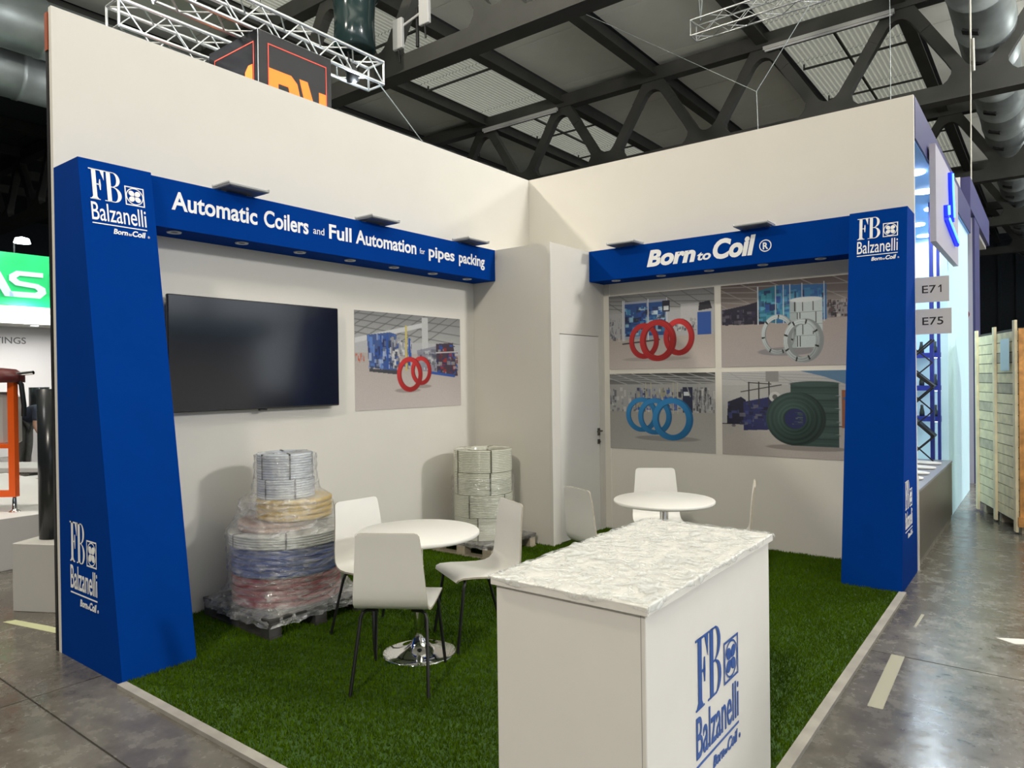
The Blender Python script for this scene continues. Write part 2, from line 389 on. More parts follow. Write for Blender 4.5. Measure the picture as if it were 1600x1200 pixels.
# ducts
def duct(x, z, r, y0, y1, label, vents=True):
    t = thing('air_duct', label, 'duct', (x, y0, z))
    Ld = y1-y0; mb = MB(); prof = []
    n = int(Ld/1.9); pts = []; rs = []
    for i in range(n+1):
        yy = i*Ld/n
        for d, k in ((-.05, 1), (-.04, 1.03), (.04, 1.03), (.05, 1)):
            pts.append((0, yy+d, 0)); rs.append(r*k)
    MB().tube(pts, rs, 28).build('pipe_shell', steel_m, t)
    if vents:
        for i in range(n):
            yy = (i+.5)*Ld/n; a = -PI/2-.35
            c = V((math.cos(a)*r, yy, math.sin(a)*r)); d = V((math.cos(a), 0, math.sin(a)))
            MB().bar(c-d*.02, c+d*.035, .3, .22, up=(0, 1, 0)).build('vent', plastic_dark, t)
    for i in range(0, n, 2): MB().tube([(0, i*Ld/n, r*.9), (0, i*Ld/n, 10.6-z)], .012, 6).build('hanger', beam_m, t)
    return t
duct(3.80, 9.22, .56, 2, 46, 'big round galvanised air duct with square vents, upper right')
duct(-13.0, 9.6, .62, -12, 30, 'higher of two round galvanised air ducts, upper left corner')
duct(-14.4, 9.0, .6, -12, 30, 'lower of two round galvanised air ducts, upper left corner')
duct(10.5, 8.6, .7, 18, 46, 'distant round air duct far down the hall at right')

# ------------------------------------------------------------------ booth shell
WX, DY, HZ = 3.98, 5.006, 4.0
tag(MB().box((-.04, -DY, 0), (0, .04, HZ)).build('wall_left', wall_m), kind='structure')
tag(MB().box((0, 0, 0), (WX, .04, HZ)).build('wall_back', wall_m), kind='structure')
# neighbouring dark wall right behind the left wall
nb = tag(MB().box((-.085, -DY-.002, 0), (-.05, .04, 3.97)).build('wall_neighbour', mat('black_panel', (.012, .012, .014), .5)), kind='structure')
MB().box((-.088, -DY-.006, 3.74), (-.046, -4.4, 3.975)).build('orange_cap', mat('rust_orange', (.35, .07, .02), .6), nb)
# closet
CX, CY, CZ = .992, -1.03, 3.0
tag(MB().box((.0, CY, 0), (CX-.036, CY+.035, CZ)).build('wall_closet_front', wall_m), kind='structure')
mb = MB().box((CX-.035, CY, 0), (CX, -.885, CZ)).box((CX-.035, -.885, 2.11), (CX, -.11, CZ)).box((CX-.035, -.11, 0), (CX, -.001, CZ))
tag(mb.build('wall_closet_side', wall_m), kind='structure')
tag(MB().box((.0, CY+.036, CZ-.04), (CX-.036, -.001, CZ-.01)).build('ceiling_closet', wall_m), kind='structure')
dr = tag(MB().box((CX-.034, -.878, .02), (CX-.004, -.117, 2.104)).build('door_1', white_m), kind='structure')
h = MB(); h.box((CX-.004, -.16, 1.04), (CX+.006, -.12, 1.12)); h.tube([(CX+.003, -.14, 1.09), (CX+.045, -.14, 1.09), (CX+.05, -.155, 1.09), (CX+.05, -.245, 1.09)], .009)
h.build('handle', mat('dark_nickel', (.12, .11, .10), .3, .8), dr)
h = MB(); h.box((CX-.004, -.162, .95), (CX+.008, -.122, 1.0)); h.tube([(CX+.006, -.142, .975), (CX+.02, -.142, .975)], .012, 12); h.build('lock', MATS['dark_nickel'], dr)
# seams / corner profile
tag(MB().box((CX-.002, CY-.003, 0), (CX+.003, CY+.003, CZ)).build('trim_1', white_m), kind='structure')
tag(MB().box((1.062, -.004, 0), (1.068, 0, 2.68)).build('trim_2', white_m), kind='structure')
# floor border
tr_m = mat('worn_grey_edging', (.33, .31, .28), .5, var=.2, scale=6)
tag(MB().box((.82, -DY-.03, 0), (WX+.03, -DY+.02, .022)).build('trim_3', tr_m), kind='structure')
tag(MB().box((WX-.02, -DY+.02, 0), (WX+.03, -.78, .022)).build('trim_4', tr_m), kind='structure')
# carpet and grass
gc = tag(MB().box((0, -DY+.02, .0005), (WX-.02, 0, .012)).build('grass_carpet', mat('grass_backing', (.03, .075, .008), .9)), 'green artificial grass carpet covering the whole booth floor', 'carpet')
NB = 330000
px = RNG.uniform(.0, WX-.022, NB); py = RNG.uniform(-DY+.022, -.0, NB)
keep = ~((px < CX+.005) & (py > CY-.005)); px, py = px[keep], py[keep]; NB = len(px)
an = RNG.uniform(0, 2*PI, NB); hgt = RNG.uniform(.010, .024, NB); lean = RNG.uniform(.002, .014, NB); la = RNG.uniform(0, 2*PI, NB)
wd = RNG.uniform(.0022, .004, NB)
co = np.zeros((NB, 3, 3)); co[:, 0, 0] = px-np.cos(an)*wd; co[:, 0, 1] = py-np.sin(an)*wd; co[:, 1, 0] = px+np.cos(an)*wd; co[:, 1, 1] = py+np.sin(an)*wd
co[:, :2, 2] = .010; co[:, 2, 0] = px+np.cos(la)*lean; co[:, 2, 1] = py+np.sin(la)*lean; co[:, 2, 2] = .012+hgt
lim = np.array([WX-.021, -.001]); co[:, :, 0] = np.clip(co[:, :, 0], .001, lim[0]); co[:, :, 1] = np.clip(co[:, :, 1], -DY+.021, lim[1])
me = bpy.data.meshes.new('grass_pile'); me.vertices.add(NB*3); me.vertices.foreach_set('co', co.reshape(-1).astype(np.float32))
me.loops.add(NB*3); me.loops.foreach_set('vertex_index', np.arange(NB*3, dtype=np.int32)); me.polygons.add(NB)
me.polygons.foreach_set('loop_start', np.arange(0, NB*3, 3, dtype=np.int32)); me.update(calc_edges=True); me.validate()
ca = me.color_attributes.new('Col', 'FLOAT_COLOR', 'POINT'); base = np.array([.058, .120, .001]); cc = np.ones((NB, 3, 4))
k = RNG.uniform(.8, 1.2, (NB, 1)); yel = RNG.uniform(0, 1, (NB, 1))**3
patch = (1+.16*np.sin(px*3.1+np.sin(py*2.3)*1.5)*np.sin(py*2.7+px))[:, None]
cc[:, :, :3] = ((base*(1-yel*.4)+np.array([.10, .14, .0])*yel*.4)*k*patch)[:, None, :]
ca.data.foreach_set('color', cc.reshape(-1).astype(np.float32)); me.materials.append(grass_m)
go = bpy.data.objects.new('grass_pile', me); COL.objects.link(go); go.parent = gc; tag(go, kind='stuff')

# ------------------------------------------------------------------ blue portals
def fr_(O, u, v):
    u = V(u).normalized(); v = V(v).normalized(); return (V(O), u, v, u.cross(v))
pa = thing('portal_pylon', 'tapered royal blue pylon at the open end of the left wall', 'pylon', (0, -DY, 0), group=None)
pab = MB().prism([(0.001, .0), (.817, .0), (.352, 3.0), (.001, 3.0)][::-1], 0, .425, 'y').build('body', blue_m, pa)
vt = V((-.465, 0, 3.0)).normalized(); n_ = V((0, 1, 0)).cross(vt)
def onA(yy, z): return V((.817-.465*z/3.0, yy+DY, z)) + n_*.0015
company_logo((onA(-4.955, 2.945), V((0, 1, 0)), vt, n_), .315, letter_m, pab)
company_logo((V((.158, -.0015, .838)), V((1, 0, 0)), V((0, 0, 1)), V((0, -1, 0))), .365, letter_m, pab, 1.1)
pb = thing('portal_pylon', 'tapered royal blue pylon at the right end of the back wall', 'pylon', (3.555, 0, 0))
pbb = MB().prism([(-.001, 0), (-.001, 3.0), (-.36, 3.0), (-.79, 0)], 0, WX-3.555, 'x').build('body', blue_m, pb)
vt = V((0, .43, 3.0)).normalized(); n_ = V((1, 0, 0)).cross(vt)
company_logo((V((3.618-3.555, -.36-.43*(3-2.945)/3, 2.945)) + n_*.0015, V((1, 0, 0)), vt, n_), .298, letter_m, pbb)
company_logo((V((WX-3.555+.0015, -.61, .825)), V((0, 1, 0)), V((0, 0, 1)), V((1, 0, 0))), .33, letter_m, pbb, 1.12)
fa = thing('fascia_beam', 'long royal blue fascia beam with white slogan on the left wall', 'fascia', (0, 0, 0))
fab = MB().box((.001, -4.58, 2.68), (.30, CY-.001, 3.0)).build('body', blue_m, fa)
mb = MB(); f = (V((.3003, -4.425, 2.808)), V((0, 1, 0)), V((0, 0, 1)), V((1, 0, 0)))
for w, a, b, c in (('Automatic', 0, .63, .118), ('Coilers', .685, 1.075, .118), ('and', 1.12, 1.225, .055), ('Full', 1.272, 1.50, .112), ('Automation', 1.545, 2.248, .112), ('for', 2.292, 2.358, .05), ('pipes', 2.41, 2.765, .105), ('packing', 2.83, 3.222, .105)):
    put_text(mb, f, w, a, b, .012 if c < .06 else 0, c, bold=.022 if c > .06 else .0)
mb.build('lettering', letter_m, fab)
fb = thing('fascia_beam', 'shorter royal blue fascia beam with white slogan on the back wall', 'fascia', (0, 0, 0))
fbb = MB().box((CX+.001, -.30, 2.68), (3.60, -.001, 3.0)).build('body', blue_m, fb)
mb = MB(); f = (V((1.665, -.3003, 2.775)), V((1, 0, 0)), V((0, 0, 1)), V((0, -1, 0)))
put_text(mb, f, 'Born', 0, .515, 0, .155, shear=.22, bold=.045); put_text(mb, f, 'to', .53, .665, 0, .085, shear=.22, bold=.03)
put_text(mb, f, 'Coil', .685, 1.09, 0, .175, shear=.22, bold=.045)
put_strip(mb, f, arc(1.175, .06, .055, .055, 0, 2*PI, 24), arc(1.175, .06, .046, .046, 0, 2*PI, 24), False); put_text(mb, f, 'R', 1.152, 1.2, .03, .06, bold=.03)
mb.build('lettering', letter_m, fbb)
# recessed downlights as parts
for y in (-4.36, -3.86, -3.36, -2.86, -2.36, -1.86, -1.36):
    mb = MB().lathe([(.024, 2.676), (.045, 2.672), (.048, 2.6795), (.024, 2.6795)], 20, (.2, y), close=True); mb.lathe([(.0, 2.677), (.026, 2.677)], 20, (.2, y), mi=1); mb.build('downlight', [grey_rim, floodglass], fa)
for x in (1.27, 1.78, 2.28, 2.79, 3.29):
    mb = MB().lathe([(.024, 2.676), (.045, 2.672), (.048, 2.6795), (.024, 2.6795)], 20, (x, -.22), close=True); mb.lathe([(.0, 2.677), (.026, 2.677)], 20, (x, -.22), mi=1); mb.build('downlight', [grey_rim, floodglass], fb)
# flood lights: local +x points into the booth
def flood(loc, rz, label):
    t = thing('flood_light', label, 'light', loc, rz, 'slim floodlights on top of the fascia beams')
    hs = MB().box((-.07, -.155, .018), (.14, .155, .034), bev=.004).build('housing', mat('flood_grey', (.30, .31, .32), .45), t)
    MB().box((-.05, -.14, .014), (.125, .14, .018)).build('lens', floodglass, hs)
    mb = MB().box((-.08, -.16, .022), (-.07, .16, .052)); mb.box((-.07, -.16, .034), (.14, -.152, .044)); mb.box((-.07, .152, .034), (.14, .16, .044)); mb.build('rim', grey_rim, t)
    MB().box((-.07, -.12, 0), (-.03, -.08, .018)).box((-.07, .08, 0), (-.03, .12, .018)).build('bracket', grey_rim, t)
    return t
for y, lb in ((-3.93, 'slim grey floodlight over the first words of the left slogan'), (-2.65, 'slim grey floodlight over the middle of the left slogan'), (-1.43, 'slim grey floodlight at the closet end of the left slogan')): flood((.29, y, 3.0), 0, lb)
for x, lb in ((1.42, 'slim grey floodlight on the back fascia nearest the closet'), (2.74, 'slim grey floodlight on the back fascia over the end of its slogan')): flood((x, -.27, 3.0), -PI/2, lb)

# ------------------------------------------------------------------ television
tv = thing('television', 'large black flat television hanging on the left wall', 'television', (0, -3.627, 1.457))
tvc = MB().box((.055, -.728, 0), (.085, .728, .821), bev=.006).build('casing', plastic_dark, tv)
MB().box((.085, -.72, .012), (.0865, .72, .813)).build('screen', screen_m, tvc)
MB().box((.001, -.35, .25), (.055, .35, .6)).build('wall_mount', black_m, tv)
MB().box((.06, -.03, -.012), (.088, .03, .0)).build('sensor', black_m, tvc)

# ------------------------------------------------------------------ photo prints, painted into vertex colours
class Art:
    def __init__(s, w, h, nx=300):
        s.nx = nx; s.ny = int(nx*h/w); s.U, s.Vv = np.meshgrid(np.linspace(0, 1, s.nx), np.linspace(0, 1, s.ny)); s.asp = w/h
        s.A = np.zeros((s.ny, s.nx, 3)); s.r = np.random.default_rng(5)
    def mix(s, m, c, a=1.):
        m = np.clip(m, 0, 1)[..., None]*a; s.A = s.A*(1-m)+np.array(c)*m
    def rect(s, x0, y0, x1, y1, c, a=1.): s.mix((s.U >= x0)*(s.U <= x1)*(s.Vv >= y0)*(s.Vv <= y1)*1., c, a)
    def grad(s, y0, y1, c0, c1):
        t = np.clip((s.Vv-y0)/(y1-y0), 0, 1)[..., None]; m = ((s.Vv >= y0)*(s.Vv <= y1))[..., None]*1.
        s.A = s.A*(1-m)+(np.array(c0)*(1-t)+np.array(c1)*t)*m
    def poly(s, P, c, a=1.):
        ins = np.zeros(s.U.shape, bool); n = len(P)
        for i in range(n):
            (x0, y0), (x1, y1) = P[i], P[(i+1) % n]
            if y0 == y1: continue
            cnd = ((s.Vv < y0) != (s.Vv < y1)) & (s.U < (x1-x0)*(s.Vv-y0)/(y1-y0)+x0); ins ^= cnd
        s.mix(ins*1., c, a)
    def line(s, x0, y0, x1, y1, w, c, a=1.):
        dx, dy = (x1-x0)*s.asp, y1-y0; px, py = (s.U-x0)*s.asp, s.Vv-y0; L2 = dx*dx+dy*dy+1e-9
        t = np.clip((px*dx+py*dy)/L2, 0, 1); d = np.hypot(px-t*dx, py-t*dy); s.mix(np.clip((w/2-d)*s.ny+.5, 0, 1), c, a)
    def ell(s, cx, cy, rx, ry, c, a=1.): s.mix(np.clip((1-np.hypot((s.U-cx)/rx, (s.Vv-cy)/ry))*ry*s.ny+.5, 0, 1), c, a)
    def ring(s, cx, cy, rx, ry, t, c, bands=0, grooves=3, dx=.0, side=None):
        c = np.array(c)
        for q in range(6, -1, -1):           # depth of the coil
            d = np.hypot((s.U-cx-dx*q/6)/rx, (s.Vv-cy)/ry); m = np.clip((1-d)*ry*s.ny+.5, 0, 1)*np.clip((d-(1-t))*ry*s.ny+.5, 0, 1)
            k = .45+.08*math.sin(q*9) if q else 1.; s.mix(m, c*k)
        d = np.hypot((s.U-cx)/rx, (s.Vv-cy)/ry); m = np.clip((1-d)*ry*s.ny+.5, 0, 1)*np.clip((d-(1-t))*ry*s.ny+.5, 0, 1)
        an = np.arctan2((s.Vv-cy)/ry, (s.U-cx)/rx); sh = .78+.22*np.cos(an+2.2)+.14*np.sin((d-(1-t))/t*grooves*2*PI)
        for q in range(3): s.A[..., q] = s.A[..., q]*(1-m)+np.clip(c[q]*sh+.03*(sh-.7), 0, 1)*m
        for b in range(bands):
            ab = 2*PI*b/bands+.3; s.mix(m*(np.abs(np.angle(np.exp(1j*(an-ab)))) < .045), (.01, .01, .01))
    def clutter(s, x0, y0, x1, y1, cols, n, w=.02, h=.06):
        for _ in range(n):
            x, y = s.r.uniform(x0, x1), s.r.uniform(y0, y1); ww, hh = s.r.uniform(.15, 1)*w, s.r.uniform(.15, 1)*h
            s.rect(x, y, min(x+ww, x1), min(y+hh, y1), cols[s.r.integers(len(cols))], s.r.uniform(.5, 1))
    def noise(s, a=.03):
        s.A *= (1+s.r.normal(0, a, s.U.shape))[..., None]
        low = s.r.normal(0, 1, (8, 10)); yi = (np.arange(s.ny)*7/s.ny).astype(int); xi = (np.arange(s.nx)*9/s.nx).astype(int)
        s.A = np.clip(s.A, 0, 1)
    def build(s, label, fr, w, h):
        O, u, v, n = fr; t = thing('photo_print', label, 'poster', O)
        mb = MB(); c = [V((0, 0, 0)), u*w, u*w-v*h, -v*h]
        mb.add([p for p in c]+[p+n*.004 for p in c], [(0, 1, 2, 3), (7, 6, 5, 4), (0, 4, 5, 1), (1, 5, 6, 2), (2, 6, 7, 3), (3, 7, 4, 0)]); bbd = mb.build('backing_board', white_m, t)
        U, Vn = s.U.reshape(-1), s.Vv.reshape(-1)
        P = np.array(u)[None]*U[:, None]*w - np.array(v)[None]*Vn[:, None]*h + np.array(n)[None]*.0046
        me = bpy.data.meshes.new('print'); me.vertices.add(len(P)); me.vertices.foreach_set('co', P.reshape(-1).astype(np.float32))
        i, j = np.meshgrid(np.arange(s.ny-1), np.arange(s.nx-1), indexing='ij'); a = (i*s.nx+j).reshape(-1)
        Fq = np.stack([a, a+s.nx, a+s.nx+1, a+1], 1).reshape(-1).astype(np.int32); nf = len(a)
        me.loops.add(nf*4); me.loops.foreach_set('vertex_index', Fq); me.polygons.add(nf); me.polygons.foreach_set('loop_start', np.arange(0, nf*4, 4, dtype=np.int32)); me.update(calc_edges=True)
        ca = me.color_attributes.new('Col', 'FLOAT_COLOR', 'POINT'); C = np.ones((len(P), 4)); C[:, :3] = s.A.reshape(-1, 3); ca.data.foreach_set('color', C.reshape(-1).astype(np.float32))
        me.materials.append(print_m); o = bpy.data.objects.new('print', me); COL.objects.link(o); o.parent = bbd
        return t
G = lambda g: (g, g, g)
NAVY = (.012, .022, .10); BL = (.02, .08, .33); CY_ = (.05, .22, .42); RED = (.55, .018, .02); GR = [(.3, .3, .31), (.12, .12, .14), (.5, .5, .5), (.05, .06, .09), (.2, .2, .24)]
def roof(a, y1, c0, c1, n=9, slope=.5, lc=(.09, .09, .09)):
    a.grad(0, y1, c0, c1)
    for k in range(n):
        x = k/n*1.4-.3; a.line(x, 0, x+slope, y1, .010, lc, .8)
    for k in range(4):
        y = y1*(.1+.25*k); a.line(0, y*.6, 1, y+.05, .012, lc, .7)
def floorp(a, y0, c0=(.40, .35, .32), c1=(.52, .46, .44)): a.grad(y0, 1, c0, c1)
# 1 left wall: two red rings before blue machines
a = Art(1.4, .89); roof(a, .42, (.22, .22, .22), (.42, .42, .41), 12, -.5); floorp(a, .40)
a.rect(0, .30, 1, .42, (.42, .42, .43)); a.line(0, .30, .62, .10, .05, (.55, .55, .55)); a.rect(.60, .02, .66, .38, (.5, .5, .5))
a.poly([(.10, .24), (.30, .20), (.36, .22), (.36, .62), (.12, .56)], (.05, .09, .24)); a.clutter(.11, .22, .35, .58, [BL, (.10, .2, .5), (.35, .42, .6), NAVY, (.02, .03, .06)], 90, .04, .12)
a.clutter(.30, .24, .50, .58, GR+[(.6, .6, .62), BL], 110, .03, .08); a.rect(.27, .22, .285, .6, BL); a.rect(.47, .25, .485, .55, BL); a.rect(.44, .12, .455, .60, (.55, .45, .12))
a.poly([(.55, .38), (.76, .32), (.76, .62), (.56, .60)], (.25, .25, .30)); a.clutter(.55, .36, .78, .6, GR, 60, .05, .05)
a.poly([(.74, .30), (.92, .28), (.97, .66), (.75, .64)], (.05, .03, .05)); a.clutter(.74, .30, .97, .64, [(.28, .02, .02), BL, (.1, .02, .03), (.3, .3, .3), NAVY], 90, .04, .05)
a.line(.68, .62, .93, .66, .03, BL); a.line(.74, .40, .97, .38, .012, (.5, .5, .5)); a.poly([(.12, .58), (.40, .60), (.36, .64), (.12, .61)], (.05, .05, .06)); a.clutter(0, .42, .08, .52, [(.5, .08, .03), (.3, .3, .3)], 20)
a.ell(.46, .81, .12, .025, (.26, .22, .2), .8); a.ell(.60, .77, .09, .02, (.26, .22, .2), .8)
a.ring(.585, .60, .095, .155, .27, RED, 0, 3, .012); a.ring(.475, .64, .115, .185, .26, RED, 0, 3, .012); a.noise()
f = (V((.0005, -2.66, 2.29)), V((0, 1, 0)), V((0, 0, 1)), V((1, 0, 0)))
a.build('photo print of two red pipe coils and blue machinery beside the television', f, 1.40, .893)
# 2 top left: three red rings
BF = lambda x, z: (V((x, -.0005, z)), V((1, 0, 0)), V((0, 0, 1)), V((0, -1, 0)))
a = Art(1.185, .795); roof(a, .34, (.16, .16, .16), (.42, .42, .42), 7, .35); floorp(a, .56)
a.rect(0, .25, 1, .58, (.38, .38, .40)); a.rect(.14, .10, .58, .60, (.30, .33, .42)); a.rect(.16, .13, .38, .56, (.02, .07, .24)); a.rect(.40, .13, .56, .56, (.02, .08, .26))
a.clutter(.16, .16, .56, .56, [BL, CY_, (.25, .45, .6), NAVY, (.01, .02, .04), (.5, .6, .7)], 130, .06, .08)
for x in (.14, .155, .39, .57): a.rect(x, .08, x+.008, .62, (.6, .62, .65))
a.rect(.53, .12, .60, .26, (.02, .02, .04)); a.rect(.545, .19, .59, .24, (.6, .62, .65)); a.rect(.70, .18, .86, .46, (.45, .45, .46)); a.clutter(.64, .36, .84, .52, GR, 40, .03, .05)
a.rect(.85, .30, .97, .58, BL); a.poly([(.87, .18), (.96, .16), (.98, .26), (.86, .28)], (.02, .02, .03)); a.line(.14, .66, .5, .62, .02, (.04, .04, .05)); a.clutter(0, .3, .13, .62, GR, 40, .02, .08)
a.ell(.46, .87, .32, .03, (.3, .26, .24), .6)
a.ring(.675, .60, .135, .235, .28, RED, 0, 3, .015); a.ring(.345, .63, .14, .235, .27, RED, 0, 3, .012); a.ring(.475, .63, .165, .27, .26, RED, 0, 3, .02); a.noise()
a.build('photo print of three red pipe coils, upper left of the back wall four', BF(1.058, 2.545), 1.185, .795)
# 3 top right: white coils
a = Art(1.185, .795); roof(a, .40, (.10, .075, .07), (.25, .22, .21), 6, .5, (.30, .28, .27)); floorp(a, .46, (.36, .31, .29), (.40, .36, .36))
a.rect(0, .28, 1, .47, (.24, .22, .23)); a.poly([(.01, .30), (.2, .26), (.32, .22), (.36, .50), (.01, .48)], (.015, .012, .03)); a.clutter(.01, .30, .36, .49, [(.03, .025, .06), (.10, .09, .12), (.01, .01, .02)], 60, .04, .06)
a.poly([(.30, .10), (.46, .05), (.46, .50), (.32, .46)], (.02, .16, .25)); a.poly([(.46, .05), (.82, .08), (.82, .48), (.46, .50)], (.03, .13, .32)); a.clutter(.30, .1, .80, .46, [CY_, (.06, .3, .4), NAVY, (.1, .35, .5), BL], 110, .06, .12)
for x in (.30, .44, .50, .55, .64, .80): a.rect(x, .05, x+.008, .50, (.5, .55, .6))
a.clutter(.82, .26, .99, .46, [(.08, .05, .05), (.4, .38, .36), (.02, .02, .03)], 50, .03, .06)
a.ell(.52, .83, .22, .05, (.2, .2, .22), .8)
WC = (.50, .56, .58)
for k, (y0, y1) in enumerate(((.24, .39), (.39, .53), (.53, .66), (.66, .80))):
    a.rect(.55, y0, .79, y1, (.47, .53, .55)); a.rect(.55, y0, .60, y1, (.36, .41, .43)); a.rect(.55, y1-.006, .79, y1, (.2, .22, .22))
    for x in (.585+.02*(k % 2), .645-.02*(k % 2), .72+.02*(k % 2)): a.rect(x, y0, x+.007, y1-.02, (.03, .03, .03))
a.ell(.67, .24, .12, .03, (.58, .62, .63))
a.ring(.455, .63, .125, .235, .20, WC, 7, 2, .01); a.ring(.635, .71, .135, .25, .22, WC, 8, 2, .03); a.noise()
a.build('photo print of white banded pipe coils and stack, upper right of four', BF(2.31, 2.545), 1.185, .795)
# 4 bottom left: blue rings
a = Art(1.185, .805); roof(a, .14, (.05, .05, .05), (.18, .18, .18), 8, .3, (.4, .4, .4)); a.rect(0, .14, 1, .55, (.34, .34, .34)); floorp(a, .50, (.32, .31, .29), (.38, .37, .36))
a.clutter(0, .18, 1, .50, GR+[(.03, .03, .05)], 160, .03, .10); a.clutter(.25, .18, .66, .48, [NAVY, BL, (.10, .12, .3), (.35, .33, .22), (.3, .3, .33)], 140, .03, .12)
for x in (.36, .41, .62, .66): a.rect(x, .12, x+.006, .52, (.45, .42, .3))
a.rect(.71, .18, .80, .50, (.02, .025, .06)); a.rect(.72, .24, .77, .29, (.6, .62, .66)); a.line(.56, .08, .74, .12, .012, (.3, .3, .3)); a.line(.74, .12, .78, .3, .012, (.3, .3, .3)); a.clutter(.80, .18, .98, .5, [(.05, .05, .06), (.2, .2, .22), (.4, .4, .4)], 70, .02, .12)
a.ell(.56, .84, .3, .035, (.2, .2, .19), .8); CB = (.015, .22, .52)
a.ring(.315, .54, .15, .225, .25, CB, 0, 3, .012); a.ring(.44, .56, .155, .235, .25, CB, 0, 3, .015); a.ring(.605, .59, .18, .27, .25, CB, 0, 4, .02); a.noise()
a.build('photo print of three bright blue pipe coils, lower left of four', BF(1.058, 1.702), 1.185, .805)
# 5 bottom right: dark green coils
a = Art(1.185, .805); a.rect(0, 0, 1, .62, (.38, .38, .38)); roof(a, .16, (.45, .45, .46), (.42, .42, .42), 4, .2, (.32, .32, .33)); a.poly([(.62, 0), (1, 0), (1, .18), (.8, .07)], (.10, .2, .32)); floorp(a, .63, (.36, .34, .32), (.42, .38, .36))
a.rect(.36, 0, .46, .12, (.25, .25, .25)); a.poly([(.05, .36), (.16, .30), (.20, .34), (.20, .64), (.04, .62)], (.012, .012, .03)); a.poly([(.18, .36), (.46, .28), (.50, .68), (.18, .70)], (.02, .025, .10)); a.clutter(.05, .36, .46, .66, [(.01, .01, .03), (.04, .05, .16), (.12, .12, .15)], 60, .05, .05)
for x in (.22, .30, .38): a.rect(x, .12, x+.008, .40, (.03, .03, .03))
a.line(.16, .24, .48, .16, .012, (.03, .03, .03)); a.line(.22, .13, .40, .15, .012, (.03, .03, .03)); a.ell(.43, .30, .045, .06, (.5, .5, .5)); a.ell(.43, .30, .02, .03, (.1, .1, .1))
a.rect(.92, .22, .95, .64, (.25, .09, .04)); a.rect(.98, .22, 1., .64, (.25, .09, .04)); a.rect(.93, .3, 1, .33, (.05, .1, .2)); a.ell(.66, .88, .30, .035, (.2, .18, .17), .8)
GG = (.025, .055, .05)
for k in range(5):
    y0 = .14+k*.145; a.rect(.55, y0, .90, y0+.14, (.03, .06, .055)); a.rect(.55, y0+.05, .90, y0+.06, (.015, .03, .03)); a.rect(.55, y0+.10, .90, y0+.105, (.05, .09, .08)); a.ell(.725, y0+.01, .18, .03, (.045, .08, .075))
a.ell(.575, .55, .215, .305, (.012, .03, .028)); a.ring(.575, .55, .215, .305, .34, GG, 0, 2, .02); a.ring(.575, .55, .14, .20, .4, (.03, .07, .06), 0, 2, .01); a.ell(.585, .55, .08, .115, (.015, .02, .09)); a.clutter(.56, .47, .64, .62, [(.1, .13, .12), (.04, .07, .06)], 20, .06, .02); a.noise()
a.build('photo print of huge dark green ribbed pipe coils, lower right of four', BF(2.31, 1.703), 1.185, .805)

# ------------------------------------------------------------------ chairs
ZG = .014
def make_chair(label):
    t = thing('side_chair', label, 'chair', (0, 0, ZG), group='white shell chairs at the two round tables')
    # centre-line profile of the shell in (y,z): seat front to back top; half width along it
    prof = [(.235, .425, .185), (.225, .443, .198), (.195, .452, .203), (.12, .450, .205), (.03, .441, .205), (-.06, .436, .204), (-.12, .438, .203), (-.155, .450, .202), (-.178, .475, .200), (-.187, .51, .198), (-.192, .56, .194), (-.198, .64, .187), (-.207, .74, .178), (-.217, .81, .172), (-.222, .838, .168), (-.2235, .85, .158), (-.224, .855, .14)]
    th = .011; n = 9; top = []; bot = []
    for i, (y, z, w) in enumerate(prof):
        a = V(prof[max(i-1, 0)][:2]); b = V(prof[min(i+1, len(prof)-1)][:2]); d = (b-a).normalized(); nr = V((d.y, -d.x))*-1   # towards the underside
        nr = V((-d.y, d.x)) if False else V((d.y, -d.x))
        rt, rb = [], []
        for j in range(n):
            s = -1+2*j/(n-1); x = w*s; cup = .006*s*s
            yy, zz = y-nr.x*cup*0, z
            rt.append((x, y+nr.x*0, z)); rb.append((x, y-nr.x*th, z-nr.y*th))
        top.append(rt); bot.append(rb)
    # decide which side is the underside: seat part must have bot below top
    if bot[3][0][2] > top[3][0][2]: bot = [[(2*tp[0]-bp[0] if False else tp[0], 2*tp[1]-bp[1], 2*tp[2]-bp[2]) for tp, bp in zip(tr_, br_)] for tr_, br_ in zip(top, bot)]
    mb = MB(); mb.grid([r[::-1] for r in top]); mb.grid(bot)
    k = len(prof); rim = []
    loopT = [top[i][0] for i in range(k)] + top[-1][1:] + [top[i][-1] for i in range(k-2, -1, -1)] + top[0][-2:0:-1]
    loopB = [bot[i][0] for i in range(k)] + bot[-1][1:] + [bot[i][-1] for i in range(k-2, -1, -1)] + bot[0][-2:0:-1]
    m = len(loopT); mb.add(loopT+loopB, [(i, (i+1) % m, m+(i+1) % m, m+i) for i in range(m)], 1)
    mb.build('seat_shell', [white_m, wood_edge], t)
    r = .0095
    for sx in (-1, 1):
        MB().tube([(sx*.10, .16, .428), (sx*.15, .165, .425), (sx*.172, .172, .412), (sx*.180, .182, .385), (sx*.208, .238, 0)], r, 8).build('leg', black_m, t)
        MB().tube([(sx*.10, -.10, .415), (sx*.15, -.105, .413), (sx*.172, -.112, .40), (sx*.180, -.122, .375), (sx*.208, -.232, 0)], r, 8).build('leg', black_m, t)
    mb = MB()
    for sx in (-1, 1): mb.tube([(sx*.10, .16, .428), (sx*.10, .0, .424), (sx*.10, -.10, .415)], r, 8)
    mb.tube([(-.10, .02, .424), (.10, .02, .424)], r, 8); mb.build('underframe', black_m, t)
    return t
def face(dx, dy): return math.atan2(dy, dx)-PI/2
ch = make_chair('white shell chair nearest the viewer, its back turned, at the left table')
ch.location = (2.02, -4.07, ZG); ch.rotation_euler = (0, 0, face(-.27, .43))
